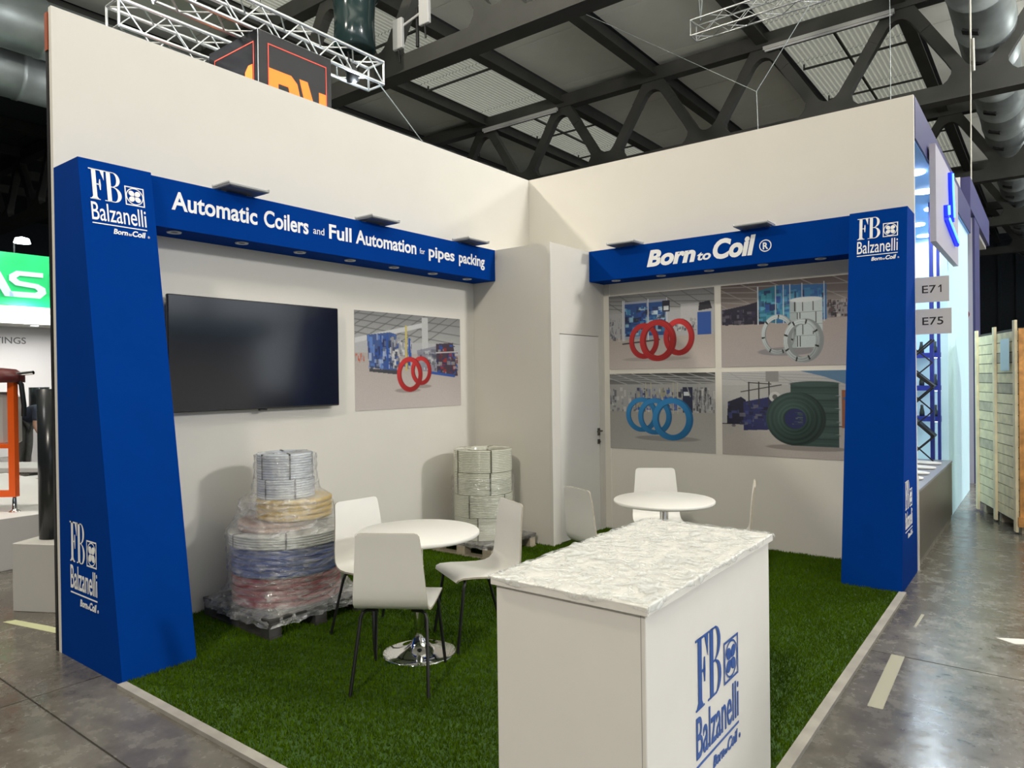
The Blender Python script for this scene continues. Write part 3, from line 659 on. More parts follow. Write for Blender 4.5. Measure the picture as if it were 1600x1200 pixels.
again(ch, 'white shell chair between wrapped coil pallet and left table', (1.395, -3.665, ZG), face(.996, -.086))
again(ch, 'white shell chair seen from behind-side, between left table and counter', (1.975, -3.325, ZG), face(-.454, -.892))
again(ch, 'white shell chair beside the closet door, grey shaded back to the viewer', (2.25, -2.235, ZG), face(.417, .909))
again(ch, 'white shell chair behind the far table, facing the viewer', (2.245, -1.31, ZG), face(.522, -.853))
again(ch, 'white shell chair seen edge-on to the right of the far table', (2.90, -1.555, ZG), face(-.946, -.324))
# ------------------------------------------------------------------ tables
tb = thing('round_table', 'round white pedestal table among three chairs at left', 'table', (1.835, -3.735, ZG), group='round pedestal tables')
R = .372
MB().lathe([(0, .735), (R-.006, .735), (R, .729), (R, .716), (R-.008, .709), (0, .709)], 64).build('table_top', white_m, tb)
MB().lathe([(.031, .705), (.031, .10), (.036, .075)], 28).build('column', chrome_m, tb)
MB().lathe([(.12, .709), (.12, .70), (.032, .695)], 28).build('top_plate', black_m, tb)
MB().lathe([(.034, .15), (.037, .10), (.048, .07), (.075, .045), (.12, .027), (.17, .017), (.215, .011), (.224, .006), (.222, 0), (0, 0)], 56).build('trumpet_base', chrome_m, tb)
again(tb, 'round white pedestal table by the back wall below the prints', (2.578, -1.90, ZG))

# ------------------------------------------------------------------ counter
ct = thing('reception_counter', 'white reception counter with blue logo in the right foreground', 'counter', (3.671, -4.36, ZG), .004)
hw, hl = .275, .565
ctb = MB().box((-hw, -hl, 0), (hw, hl, .972-ZG), bev=.002).build('body', white_m, ct)
MB().box((-hw-.014, -hl-.014, .972-ZG), (hw+.014, hl+.014, 1.0-ZG), bev=.002).build('counter_top', white_m, ct)
MB().box((hw-.016, -hl-.0012, .01), (hw-.014, -hl, .97-ZG)).build('seam', mat('seam_grey', (.4, .38, .35), .6), ctb)
company_logo((V((hw+.0012, -.21, .79-ZG)), V((0, 1, 0)), V((0, 0, 1)), V((1, 0, 0))), .395, letter_blue, ctb)
# crinkled protective film
def fbm(x, y, s=0):
    return math.sin(x*13.1+s)*math.sin(y*17.3+1.3*s)+.6*math.sin(x*31+y*19+s)*math.sin(y*37-x*11)+.4*math.sin(x*71-y*53+s)+.3*math.sin(x*97+y*83+2*s)
W2, L2 = hw+.02, hl+.02; nx, ny = 64, 110; rows = []
for j in range(ny+1):
    row = []
    for i in range(nx+1):
        u = -1+2*i/nx; v_ = -1+2*j/ny; x = u*(W2+.012); y = v_*(L2+.012)
        wob = .006*math.sin(9*v_+2)+.004*math.sin(31*v_); wob2 = .006*math.sin(8*u+1)
        c1 = math.sin(26*x+9*y+2.4*math.sin(5*y)+3*math.sin(3*x+y)); c2 = math.sin(-19*x+31*y+2.8*math.sin(7*x+1)); c3 = math.sin(60*x+45*y+3*math.sin(11*y))
        z = .004+.0035*abs(c1)**5+.003*abs(c2)**6+.001*abs(c3)**2+.0008*fbm(x*2, y*2)
        if abs(u) > .965: x = math.copysign(hw+.0165+.004*abs(math.sin(40*y)), u); z -= .016*(abs(u)-.965)/.035*(1+.5*math.sin(21*y)); 
        if abs(v_) > .98: y = math.copysign(hl+.0165+.004*abs(math.sin(40*x)), v_); z -= .014*(abs(v_)-.98)/.02*(1+.5*math.sin(25*x))
        row.append((x, y, z))
    rows.append(row)
fm = MB().grid(rows).build('protective_film', film_mat('clear_crinkled_film', .5, (.74, .76, .74), 16, .35, .2, .8))
fm.location = (3.671, -4.36, 1.0); fm.rotation_euler = (0, 0, .004); tag(fm, 'crinkled clear plastic film lying over the counter top', 'film')

# ------------------------------------------------------------------ pallets of coils
def make_pallet(label, w, d, mt, mt2, loc, rz):
    t = thing('pallet', label, 'pallet', loc, rz, 'pallets under the coil stacks')
    n = 7; bw = .095
    for i in range(n):
        x = -w/2+bw/2+(w-bw)*i/(n-1); MB().box((x-bw/2, -d/2, .112), (x+bw/2, d/2, .13), bev=.002).build('board', mt, t)
    for y in (-d/2+.05, 0, d/2-.05):
        MB().box((-w/2, y-.045, .095), (w/2, y+.045, .111)).build('stringer_board', mt, t)
        MB().box((-w/2, y-.045, 0), (w/2, y+.045, .016)).build('skid', mt2, t)
        for x in (-w/2+.06, 0, w/2-.06): MB().box((x-.05, y-.045, .017), (x+.05, y+.045, .094)).build('block', mt2, t)
    return t
dwood = mat('dark_stained_pallet', (.05, .048, .045), .7, var=.25, scale=10); lwood = mat('pale_pallet_wood', (.42, .36, .27), .7, var=.2, scale=10); gwood = mat('grey_pallet_wood', (.14, .13, .12), .7, var=.2)
make_pallet('dark pallet under the tall colourful coil stack by the left wall', .84, .80, dwood, dwood, (.52, -3.75, ZG), -.03)
make_pallet('pallet with pale blocks under the clear coil stack by the closet', .74, .72, gwood, lwood, (.47, -1.47, ZG), .02)
def coil(label, mt, c, z0, h, R, Ri, n, strap=0, ph=0, group='wrapped pipe coils on pallets', strapm=None, wob=0.):
    t = thing('pipe_coil', label, 'coil', (c[0], c[1], z0), 0, group)
    r = h/(2*n); prof = []
    for k in range(n):
        for a in (-70, -35, 0, 35, 70): q = math.radians(a); prof.append((R-r+r*math.cos(q), r+2*r*k+r*math.sin(q)))
    prof += [(R-r*1.2, h-.001), (Ri+r*.5, h-.001), (Ri, h-r), (Ri, r), (Ri+r*.5, .001), (R-r*1.2, .001)]
    wn = MB().lathe(prof, 56, close=True).build('winding', mt, t)
    for k in range(strap):
        a = ph+2*PI*k/strap; ca, sa = math.cos(a), math.sin(a); d = V((ca, sa, 0)); s = V((-sa, ca, 0))*.006; e = .003
        P = [d*(Ri-e)+V((0, 0, -e*0)), d*(R+e), d*(R+e)+V((0, 0, h)), d*(R-.01)+V((0, 0, h+e)), d*(Ri)+V((0, 0, h+e)), d*(Ri-e)+V((0, 0, h))]
        mb = MB(); k2 = len(P); vs = [p-s for p in P]+[p+s for p in P]+[p*1-s-d*0 for p in P]
        mb.add(vs[:2*k2], [(i, i+1, k2+i+1, k2+i) for i in range(1, k2-1)]); mb.build('strap', strapm or black_m, wn)
    return t
red_c = mat('dark_red_pipe', (.27, .012, .025), .35, var=.05); blu_c = mat('deep_blue_pipe', (.006, .05, .28), .32, var=.05); lg = mat('pale_grey_pipe', (.55, .56, .52), .4); sil = mat('silver_grey_pipe', (.50, .54, .60), .22); yel_c = mat('golden_yellow_pipe', (.55, .36, .035), .35); tan_c = mat('tan_pipe', (.36, .22, .15), .5); cream = mat('cream_clear_pipe', (.60, .60, .50), .18)
c1 = (.52, -3.74); z = ZG+.131
coil('dark red pipe coil at the bottom of the tall stack', red_c, c1, z, .20, .375, .2, 5)
coil('deep blue pipe coil above the red coil', blu_c, c1, z+.202, .195, .38, .2, 5)
coil('flat pale grey pipe coil banded with straps above the blue coil', lg, c1, z+.40, .085, .395, .2, 5, 6, -.62)
coil('smaller tan pipe coil below the yellow coil', tan_c, (c1[0]-.03, c1[1]-.05), z+.487, .063, .27, .12, 2)
coil('golden yellow pipe coil showing through the wrap', yel_c, (c1[0]+.03, c1[1]+.05), z+.552, .147, .262, .12, 4)
coil('lower silver grey strapped pipe coil near the top of the tall stack', sil, (c1[0], c1[1]), z+.701, .135, .198, .1, 8, 6, -.30)
coil('upper silver grey strapped pipe coil on top of the tall stack', sil, (c1[0]-.005, c1[1]), z+.838, .175, .195, .1, 10, 6, -.45)
c2 = (.47, -1.48); z2 = ZG+.131
for k, (ph, lb) in enumerate(((.2, 'lowest cream clear pipe coil of the stack by the closet'), (-.1, 'second cream clear pipe coil from the bottom by the closet'), (-.62, 'third cream clear pipe coil from the bottom by the closet'), (-.60, 'topmost cream clear pipe coil of the stack by the closet'))):
    coil(lb, cream, (c2[0]+.004*(k % 2), c2[1]), z2+.212*k, .21, .282+.003*(k % 2), .15, 13, 5, ph, strapm=mat('olive_strap', (.10, .10, .06), .5))
# stretch wrap
def wrap(label, c, z0, keys, wsq, seed, mt, top_open=False):
    rs = random.Random(seed); na = 120; rows = []; nz = 70; zt = keys[-1][0]
    for j in range(nz+1):
        zz = zt*j/nz
        for (za, ra, qa), (zb, rb, qb) in zip(keys[:-1], keys[1:]):
            if za <= zz <= zb+1e-9: t = (zz-za)/(zb-za+1e-9); r0 = ra*(1-t)+rb*t; sq = qa*(1-t)+qb*t; break
        row = []
        for i in range(na):
            a = 2*PI*i/na; ca, sa = math.cos(a+.03), math.sin(a+.03)
            s = wsq/max(abs(ca), abs(sa)); s = min(s, wsq*1.36); r = r0*(1-sq)+s*sq
            cr = .006*abs(math.sin(9*a+14*zz+3*math.sin(4*a+seed)))**3+.005*abs(math.sin(23*a-30*zz+seed))**3+.005*abs(math.sin(42*zz+5*math.sin(3*a)))**4
            r += cr*(1+2*sq)+.004
            row.append((r*math.cos(a), r*math.sin(a), zz+(.004*math.sin(17*a))*(1 if sq > .05 else 0)))
        rows.append(row)
    o = MB().grid(rows, wrap=True).build('stretch_wrap', mt); o.location = (*c, z0); return tag(o, label, 'plastic wrap')
fw = film_mat('stretch_film', .19, (.92, .92, .92), 9, 1., .14, 1., (1, 1, 3.2))
wrap('crumpled clear stretch film wound round the tall coil stack', c1, ZG+.075, [(0, .42, 1), (.05, .415, .9), (.10, .39, .35), (.17, .385, .05), (.25, .384, 0), (.46, .397, 0), (.545, .402, 0), (.56, .385, 0), (.62, .335, 0), (.70, .315, 0), (.755, .30, 0), (.80, .225, 0), (.93, .203, 0), (1.072, .20, 0), (1.074, .05, 0)], .405, 3, fw)
wrap('thin clear stretch film round the cream coil stack by the closet', c2, ZG+.10, [(0, .36, 1), (.04, .36, .8), (.10, .31, .2), (.18, .292, 0), (.60, .292, 0), (.62, .288, 0)], .345, 8, film_mat('thin_stretch_film', .07, (.9, .9, .87), 10, .8, .14, .9, (1, 1, 3.)))

# ------------------------------------------------------------------ stand number signs
for nm, z0, z1, x1, lb in (('E71', 2.252, 2.462, 4.225, 'white stand number sign reading E71 on the back wall end'), ('E75', 1.988, 2.197, 4.24, 'white stand number sign reading E75 below the E71 sign')):
    t = thing('number_sign', lb, 'sign', (3.982, -.004, z0))
    sp = MB().box((0, -.004, 0), (x1-3.982, 0, z1-z0)).build('panel', mat('sign_white', (.80, .77, .74), .5), t)
    mb = MB(); sf = (V((0, -.0042, 0)), V((1, 0, 0)), V((0, 0, 1)), V((0, -1, 0)))
    if nm == 'E71':
        put_text(mb, sf, 'E7', .05, .150, .078, .062, bold=.006); put_poly(mb, sf, [(.180, .078), (.189, .078), (.189, .14), (.182, .14), (.165, .124), (.165, .116), (.180, .126)])
    else: put_text(mb, sf, nm, .05, .20, .078, .062, bold=.006)
    mb.build('lettering', black_m, sp)

# ------------------------------------------------------------------ right neighbour stand (beyond the back wall)
pur_m = mat('violet_blue_panel', (.035, .035, .14), .5); lblue = mat('sky_blue_soffit', (.22, .46, .95), .5); dblue = mat('cobalt_frame', (.03, .05, .38), .4)
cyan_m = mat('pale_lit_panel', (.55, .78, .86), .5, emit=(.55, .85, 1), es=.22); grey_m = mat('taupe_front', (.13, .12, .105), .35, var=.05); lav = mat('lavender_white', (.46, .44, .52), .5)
rn = tag(MB().box((0.5, .05, 3.65), (3.985, 5.2, 4.0)).build('ceiling_neighbour', [pur_m]), kind='structure')
MB().box((.5, .06, 3.64), (3.97, 5.19, 3.65)).build('soffit', lblue, rn)
def spot(loc, e, size=.1, col=(.85, .95, 1)):
    l = bpy.data.lights.new('downlight', 'AREA'); l.shape = 'DISK'; l.size = size; l.energy = e; l.color = col; o = bpy.data.objects.new('downlight_glow', l); COL.objects.link(o); o.location = loc
lit_m = mat('lit_lens', (1, 1, 1), .5, emit=(.92, .97, 1), es=9)
for (x, y) in ((3.82, 1.17), (3.80, 2.05), (3.78, 3.05), (3.47, 3.95), (3.46, 4.87)):
    MB().lathe([(0, 3.630), (.08, 3.630), (.10, 3.625), (.105, 3.639)], 20, (x, y)).build('downlight', lit_m, rn); spot((x, y, 3.60), 14)
tag(MB().box((3.88, 2.65, 0), (3.95, 5.15, 3.638)).build('wall_neighbour_side', cyan_m), kind='structure')
tag(MB().box((1.2, 5.15, 0), (3.87, 5.2, 3.638)).build('wall_neighbour_back', cyan_m), kind='structure')
for x0, x1, lb in ((3.765, 3.805, 'cobalt blue post left of its pair behind the number signs'), (3.84, 3.868, 'cobalt blue post touching the pale panel of the right stand')):
    tag(MB().box((x0, 2.66, 0), (x1, 2.72, 3.638)).build('frame_post', dblue), lb, 'post')
for z, lb in ((1.93, 'blue wall shelf of right stand, highest with a lamp below'), (1.46, 'blue wall shelf of right stand, middle one'), (1.02, 'blue wall shelf of right stand, lowest one')):
    t = thing('wall_shelf', lb, 'shelf', (3.3, 5.0, z)); MB().box((-.7, -.15, -.04), (.5, .149, .03)).build('board', dblue, t)
    MB().lathe([(0, -.046), (.06, -.046), (.065, -.04)], 16, (.27, -.05)).build('shelf_lamp', lit_m, t)
    for k in range(3):
        mb = MB().lathe([(0, 0), (.03+.004*(k % 3), 0), (.034, .05), (.018, .10+.03*(k % 2)), (.02, .16), (0, .165)], 12); o = mb.build('display_fitting', mat('dark_fitting', (.06, .07, .06), .3, .3)); o.location = (3.22+.17*k, 4.96, z+.031)
        tag(o, 'small dark pipe fitting, %s of three on the %s blue shelf' % (('left', 'middle', 'right')[k], {1.93: 'highest', 1.46: 'middle', 1.02: 'lowest'}[z]), 'fitting', 'fittings on the blue shelves')
ct2 = thing('display_counter', 'low taupe counter of the right stand behind the back wall', 'counter', (3.98, .06, 0))
MB().box((-.75, 0, .06), (0, 2.55, .65)).build('body', grey_m, ct2); MB().box((-.76, 0, .65), (.004, 2.56, .672)).build('worktop', mat('grey_top', (.25, .26, .30), .35), ct2)
MB().box((-.74, 0, 0), (-.01, 2.54, .06)).build('plinth', tr_m, ct2); MB().box((.001, -.02, 0), (.008, .0, .8)).build('edge_strip', white_m, ct2)
for k, y in enumerate((.38, .80, 1.22, 1.70, 2.16)):
    mb = MB(); prof = [(0, 0), (.9, 0), (1, .012), (1, .022), (.93, .02), (0, .012)]
    n = 30; vs = [(r*math.cos(2*PI*j/n)*.24, r*math.sin(2*PI*j/n)*.11, zz) for r, zz in prof for j in range(n)]
    mb.add(vs, [(i*n+j, i*n+(j+1) % n, (i+1)*n+(j+1) % n, (i+1)*n+j) for i in range(len(prof)-1) for j in range(n)], 0, True)
    o = mb.build('oval_tray', white_m); o.location = (3.70, y, .673); o.rotation_euler = (0, 0, -.25)
    tag(o, ('white oval tray on taupe counter, nearest the back wall', 'white oval tray on taupe counter, second from the back wall', 'white oval tray on taupe counter, middle of five', 'white oval tray on taupe counter, fourth from the back wall', 'white oval tray on taupe counter, farthest from the back wall')[k], 'tray', 'oval trays on the taupe counter')
lr = thing('brochure_rack', 'black zigzag folding brochure rack on the taupe counter', 'rack', (3.69, 2.42, .673))
zz = [(-.14, 0.0), (.15, .28), (-.14, .56), (.15, .84), (-.14, 1.10), (.14, 1.36)]
for p, q in zip(zz[:-1], zz[1:]):
    for yy in (-.1, .1): MB().bar((p[0], yy, p[1]+.01), (q[0], yy, q[1]+.01), .018, .018).build('strut', black_m, lr)
for p, q in zip(zz[:-1], zz[1:]):
    for yy in (-.1,): MB().bar((-p[0], yy+.02, p[1]+.01), (-q[0], yy+.02, q[1]+.01), .014, .014).build('strut', black_m, lr)
for k in (1, 3): MB().bar((zz[k][0], 0, zz[k][1]), (zz[k+1][0]+.1, 0, zz[k+1][1]-.1), .2, .03).build('pocket', black_m, lr)
# neon panel
npn = thing('neon_sign', 'white hanging panel with glowing blue neon stroke', 'sign', (4.05, .78, 2.88))
MB().box((-.05, 0, 0), (0, 1.95, .9)).build('panel', lav, npn)
MB().box((-.07, .3, .3), (-.05, 1.6, .7)).build('fixing', grey_rim, npn)
neon = mat('blue_neon', (.02, .05, 1), .4, emit=(.004, .016, .85), es=1.3); neonw = mat('neon_core', (.3, .5, 1), .4, emit=(.10, .45, 1), es=1.7)
pts = [(.03, .78, .82), (.03, .90, .56), (.03, .95, .42), (.03, 1.02, .28)]
MB().tube([(.02, 1.0, .85), (.02, 1.02, .70), (.02, 1.13, .36)], .022, 10).tube([(.02, .60, .44), (.02, .62, .33)], .022, 10).tube([(.02, .62, .32), (.02, 1.6, .19)], .022, 10).build('neon_stroke', neon, npn)
MB().tube([(.045, .98, .83), (.045, 1.0, .68), (.045, 1.1, .40)], .009, 8).tube([(.045, .59, .43), (.045, .61, .34)], .012, 8).tube([(.045, .64, .31), (.045, 1.5, .20)], .010, 8).build('neon_core', neonw, npn)
# second stand further back
t = thing('stand_fascia', 'violet blue fascia box of the farther right stand', 'fascia', (3.98, 4.5, 4.02)); MB().box((-.9, .75, 0), (0, 4.6, .45)).build('side_panel', pur_m, t); MB().box((-.9, .70, -.1), (-.12, .749, .45)).build('front_panel', white_m, t); MB().box((-.85, .76, -.06), (-.05, 4.55, -.001)).build('underside', white_m, t)
for k in range(3):
    o = MB().lathe([(0, -.075), (.06, -.075), (.075, -.06)], 16, (-.4, 1.5+k*1.2)).build('downlight', lit_m, t)
t = thing('stand_wall', 'white wall end with violet edge on the farther right stand', 'partition', (3.98, 5.9, 0)); MB().box((-.6, 0, 0), (-.03, .9, 4.0)).build('core', lav, t); MB().box((-.03, 0, 0), (0, .9, 4.0)).build('edge_panel', pur_m, t)
em = MB().lathe([(.07, 0), (.07, .01), (.045, .01), (.045, 0)], 20, close=True).build('emblem', mat('dark_red_print', (.2, .02, .02), .5), t); em.rotation_euler = (PI/2, 0, 0); em.location = (-.14, -.001, 2.55)
# crate
pine = mat('pale_pine', (.84, .74, .50), .65, var=.16, scale=9); pine2 = mat('greyed_pine', (.56, .50, .38), .7, var=.2, scale=9); pine3 = mat('yellow_pine', (.88, .78, .54), .65, var=.14, scale=7); osb = mat('orange_plywood', (.62, .30, .09), .6, var=.3, scale=14)
cr_o = thing('shipping_crate', 'tall pale pine shipping crate standing in the right aisle', 'crate', (4.597, 2.117, 0), math.atan2(1.323, -.437)-PI/2)
# local: +y along visible side, -x is the visible side, -y faces the viewer
Lc, Hc = 1.393, 2.14; rr = random.Random(3)
nb_ = 18; zb = .12; bh = (Hc-.16)/nb_
for k in range(nb_):
    hh = bh*.93
    for (ya, yb) in ((.03, Lc/2-.02), (Lc/2+.02, Lc-.03)):
        MB().box((.012+rr.uniform(0, .004), ya, zb+k*bh), (.03, yb, zb+k*bh+hh)).build('plank', rr.choice([pine, pine, pine2, pine3]), cr_o)
for y in (.0, Lc/2-.035, Lc-.06): MB().box((-.012, y, .02), (.012, y+.07, Hc+(.03 if y else .06))).build('batten', pine3, cr_o)
MB().box((.031, .0, .10), (1.1, Lc, Hc-.02)).build('inner_box', dwood, cr_o)
MB().box((.02, -.018, .12), (1.1, -.001, Hc-.03)).build('end_panel', osb, cr_o); MB().box((.0, -.04, .08), (1.1, -.018, .18)).build('end_rail', osb, cr_o)
for y in (.08, Lc/2, Lc-.12): MB().box((0.05, y-.04, 0), (1.05, y+.05, .1)).build('runner', pine2, cr_o)
mb = MB().box((-.016, .16, Hc-.46), (-.0125, .44, Hc-.12)); mb.build('document_pouch', mat('pale_blue_paper', (.5, .66, .78), .3), cr_o)
# far hall bits on the right
for x, y, w, h_, lb in ((6.8, 44, 2.4, 5.6, 'tall grey container far down the hall'), (9.6, 44, 2.6, 3.6, 'lower grey container far down the hall, right of the tall one'), (7.6, 30, 2.6, 2.3, 'white stand panel far down the hall')):
    t = thing('container', lb, 'container', (x, y, 0)); MB().box((-w/2, 0, 0), (w/2, 2, h_)).build('body', mat('container_grey', (.20, .20, .17), .6, var=.1), t)
    mb = MB()
    for k in range(8): mb.box((-w/2+w*k/8+.05, -.05, .1), (-w/2+w*k/8+.12, 0, h_-.1))
    mb.build('ribs', MATS['container_grey'], t)

# ------------------------------------------------------------------ hanging sign cube and lighting trusses
sg = thing('hanging_sign', 'black hanging cube sign with orange lettering above left wall', 'sign', (-2.42, -1.82, 4.5))
MB().box((-.49, -.49, 0), (.49, .49, 1.0)).build('cube', mat('black_gloss', (.012, .012, .016), .25), sg)
MB().box((.488, -.492, 0), (.494, -.486, 1.0)).build('corner_trim', alu_m, sg)
orange = mat('glowing_orange', (1, .2, .02), .5, emit=(1, .17, .012), es=1.25); redl = mat('red_line', (.6, .05, .03), .5, emit=(1, .1, .05), es=.7)
mb = MB(); f = (V((.4905, -.49, 0)), V((0, 1, 0)), V((0, 0, 1)), V((1, 0, 0)))
for P in ([(.13, .0), (.13, .62), (.42, .62), (.50, .55), (.64, 0), (.50, 0), (.38, .48), (.25, .48), (.25, .0)], [(.53, .62), (.64, .62), (.80, .18), (.80, .55), (.90, .55), (.90, 0), (.70, .0)]): put_poly(mb, f, P, 0, .004)
f2 = (V((-.49, -.4905, 0)), V((1, 0, 0)), V((0, 0, 1)), V((0, -1, 0)))
for P in ([(.74, 0), (.74, .58), (.80, .64), (.88, .64), (.88, 0)], [(.28, 0), (.42, .50), (.50, .50), (.62, 0), (.50, 0), (.45, .30), (.40, 0)]): put_poly(mb, f2, P, 0, .004)
mb.build('lettering', orange, sg)
mb = MB()
for ff in (f, f2): put_strip(mb, ff, [(.12, 0), (.91, 0), (.91, .885), (.12, .885)], [(.132, 0), (.898, 0), (.898, .873), (.132, .873)], True, 0, .004)
mb.build('outline', redl, sg)
def box_truss(label, a, b, w, h, nseg, r=.022, mt=alu_m, cat='truss'):
    a = V(a); b = V(b); L = (b-a).length; d = (b-a).normalized(); rz = math.atan2(d.y, d.x)
    t = thing('lighting_truss', label, cat, a, rz)
    cs = [(-w/2, 0), (w/2, 0), (w/2, h), (-w/2, h)]
    for y, z in cs: MB().tube([(0, y, z), (L, y, z)], r, 10).build('rail', mt, t)
    for k in range(nseg):
        x0, x1 = L*k/nseg, L*(k+1)/nseg; mb = MB()
        for i in range(4):
            p, q = cs[i], cs[(i+1) % 4]
            if k % 2: p, q = q, p
            mb.tube([(x0, *p), (x1, *q)], r*.42, 6)
        mb.build('brace', mt, t)
    for x in (0, L):
        mb = MB()
        for i in range(4): mb.tube([(x, *cs[i]), (x, *cs[(i+1) % 4])], r*.7, 6)
        mb.build('end_frame', mt, t)
    return t
box_truss('bright aluminium box truss carrying the black cube sign', (-2.15, -3.25, 5.52), (-2.15, -.42, 5.52), .29, .29, 11)
box_truss('second aluminium box truss behind the cube sign', (-3.2, -3.25, 5.52), (-3.2, -.9, 5.52), .29, .29, 9)
box_truss('slim aluminium box truss hanging above the back wall', (-.70, 6.6, 8.35), (6.0, 6.6, 8.5), .3, .3, 20, .018)
mb = MB().tube([(-.55, 6.6, 8.65), (-.6, 6.5, 10.3)], .012, 6); tag(mb.tube([(-.55, 6.6, 8.65), (-.35, 6.5, 10.3)], .012, 6).build('bridle_wire', steel_m), 'short bridle wires at left end of the slim truss', 'wire')
# lamps on truss
def truss_lamp(loc, label, e):
    t = thing('spotlight', label, 'spotlight', loc)
    MB().lathe([(0, .2), (.05, .2), (.075, .15), (.08, 0), (.07, -.01)], 18).build('can', black_m, t); MB().lathe([(0, .0), (.065, .0)], 18).build('lens', mat('hot_lens', (1, 1, 1), .5, emit=(.9, .97, 1), es=60), t)
    MB().tube([(0, 0, .2), (0, 0, .34)], .01, 6).build('clamp', black_m, t); t.rotation_euler = (.5, .35, 0)
    l = bpy.data.lights.new('spotlight_beam', 'POINT'); l.energy = e; l.shadow_soft_size = .06; l.color = (.85, .95, 1); o = bpy.data.objects.new('spotlight_beam', l); COL.objects.link(o); o.location = (loc[0]+.05, loc[1], loc[2]-.07)
truss_lamp((-2.1, -.85, 5.45), 'small burning spotlight at right end of the sign truss', 22)
truss_lamp((-2.45, -3.3, 5.62), 'small burning spotlight at left end of the sign truss', 30)
# dark bell lamp
t = thing('high_bay_lamp', 'dark green bell-shaped hall lamp near the roof truss', 'lamp', (-5.75, 2.3, 8.05))
MB().lathe([(0, 1.15), (.50, 1.15), (.46, 1.0), (.40, .92), (.38, .5), (.40, 0), (.36, -.03), (0, -.03)], 28).build('housing', mat('dark_green_gloss', (.02, .04, .04), .15), t)
MB().tube([(0, 0, 1.15), (0, 0, 2.2)], .04, 8).build('hanger', black_m, t)
# antennas on the nearest truss
t = thing('antenna_mast', 'pair of white panel antennas clamped to the roof truss', 'antenna', (-4.95, 3.2, 8.2))
MB().tube([(0, 0, 0), (0, 0, .75)], .035, 8).build('mast', black_m, t); MB().tube([(-.35, -.05, .5), (.25, -.05, .62)], .025, 6).build('crossbar', grey_rim, t)
for x, z in ((-.45, .35), (.28, .62)):
    p = MB().box((x-.13, -.12, z-.3), (x+.13, -.04, z+.3), bev=.01).build('antenna_panel', mat('antenna_white', (.62, .62, .60), .5), t); MB().tube([(x, -.08, z-.3), (x, -.06, z-.55)], .02, 6).build('cable', black_m, t)
# wires and chain
def wire(label, pts, r=.007): tag(MB().tube(pts, r, 6).build('suspension_wire', steel_m), label, 'wire')
wire('thin wire slanting from roof to sign truss end', [(-1.9, -.6, 5.45), (-1.9, .14, 4.93), (-1.9, 1.4, 4.05)])
wire('forked suspension wire left arm above the corner', [(-4.6, 6, 10.55), (.72, 6, 6.75)]); wire('forked suspension wire hanging stem above the corner', [(.72, 6, 6.75), (.8, 6, 4.2)])
wire('forked suspension wire right arm above the corner', [(.72, 6, 6.75), (3.05, 6.7, 10.5)]); wire('vertical suspension wire behind middle of the back wall', [(2.7, 7, 10.55), (2.7, 7, 4.3)])
tag(MB().tube([(3.72, 9, 10.55), (3.72, 9, 7.9)], .02, 6).tube([(3.72, 9, 7.9), (3.71, 9, 4.5)], .013, 6).tube([(3.76, 9, 7.9), (3.77, 9, 7.3)], .025, 6).build('hoist_chain', mat('pale_chain', (.6, .58, .5), .4)), 'pale hoist chain hanging in front of the round duct', 'chain')

# ------------------------------------------------------------------ left neighbour stand (far, across the aisle)
XF = -13.45
green = mat('glowing_green', (.0, .55, .15), .5, emit=(0, .55, .12), es=.25); lw = mat('glow_white', (.6, .68, .72), .5, emit=(.7, .9, 1), es=.3)
t = thing('green_sign', 'glowing green fascia sign with white letters on the far left stand', 'sign', (XF, -3.2, 3.45))
MB().box((-.3, 0, 0), (0, 5.2, 1.17)).build('panel', green, t)
mb = MB(); f = (V((.001, 0, -.11)), V((0, 1, 0)), V((0, 0, 1)), V((1, 0, 0)))
A0 = 1.55; s_ = lambda P, o: [(o+p[0], p[1]) for p in P]
put_poly(mb, f, s_([(0, .30), (.16, .30), (.36, .70), (.42, .70), (.62, .30), (.80, .30), (.52, .88), (.28, .88)], 1.42), 0, .03)
put_poly(mb, f, s_([(.0, .30), (.0, .42), (.50, .42), (.56, .46), (.50, .52), (.12, .56), (.0, .66), (.0, .78), (.14, .88), (.66, .88), (.66, .78), (.20, .78), (.13, .72), (.20, .66), (.56, .62), (.70, .54), (.72, .42), (.60, .30)], 2.13), 0, .03)
put_poly(mb, f, [(2.93, .30), (3.08, .30), (3.08, .88), (2.93, .88)], 0, .03); mb.build('lettering', lw, t)
sw = mat('stand_white', (.72, .70, .70), .5)
t = thing('stand_partition', 'white partition reading LINE FITTINGS on the far left stand', 'partition', (XF-1.2, -4.2, 0)); MB().box((-.1, -2, 0), (0, 6.2, 3.3)).build('panel', sw, t); MB().box((0, -2, 3.05), (1.2, 6.2, 3.44)).build('header', mat('header_grey', (.52, .52, .48), .5), t)
mb = MB(); f = (V((.001, 0, 0)), V((0, 1, 0)), V((0, 0, 1)), V((1, 0, 0))); put_text(mb, f, 'LINE', 2.35, 2.80, 2.66, .15, bold=.01); put_text(mb, f, 'FITTINGS', 2.90, 3.83, 2.66, .15, bold=.01); mb.build('lettering', mat('grey_print', (.14, .14, .14), .5), t)
MB().lathe([(0, 3.04), (.08, 3.04)], 16, (.8, 3.75)).build('downlight', lit_m, t)
area('stand_light', (XF+.6, -.8, 3.3), (XF-.8, -.6, 1.2), .5, 55, NEUT); area('stand_light', (XF+1.4, -1.0, 5.4), (XF, -.9, 4), .3, 18, (.8, .95, 1))
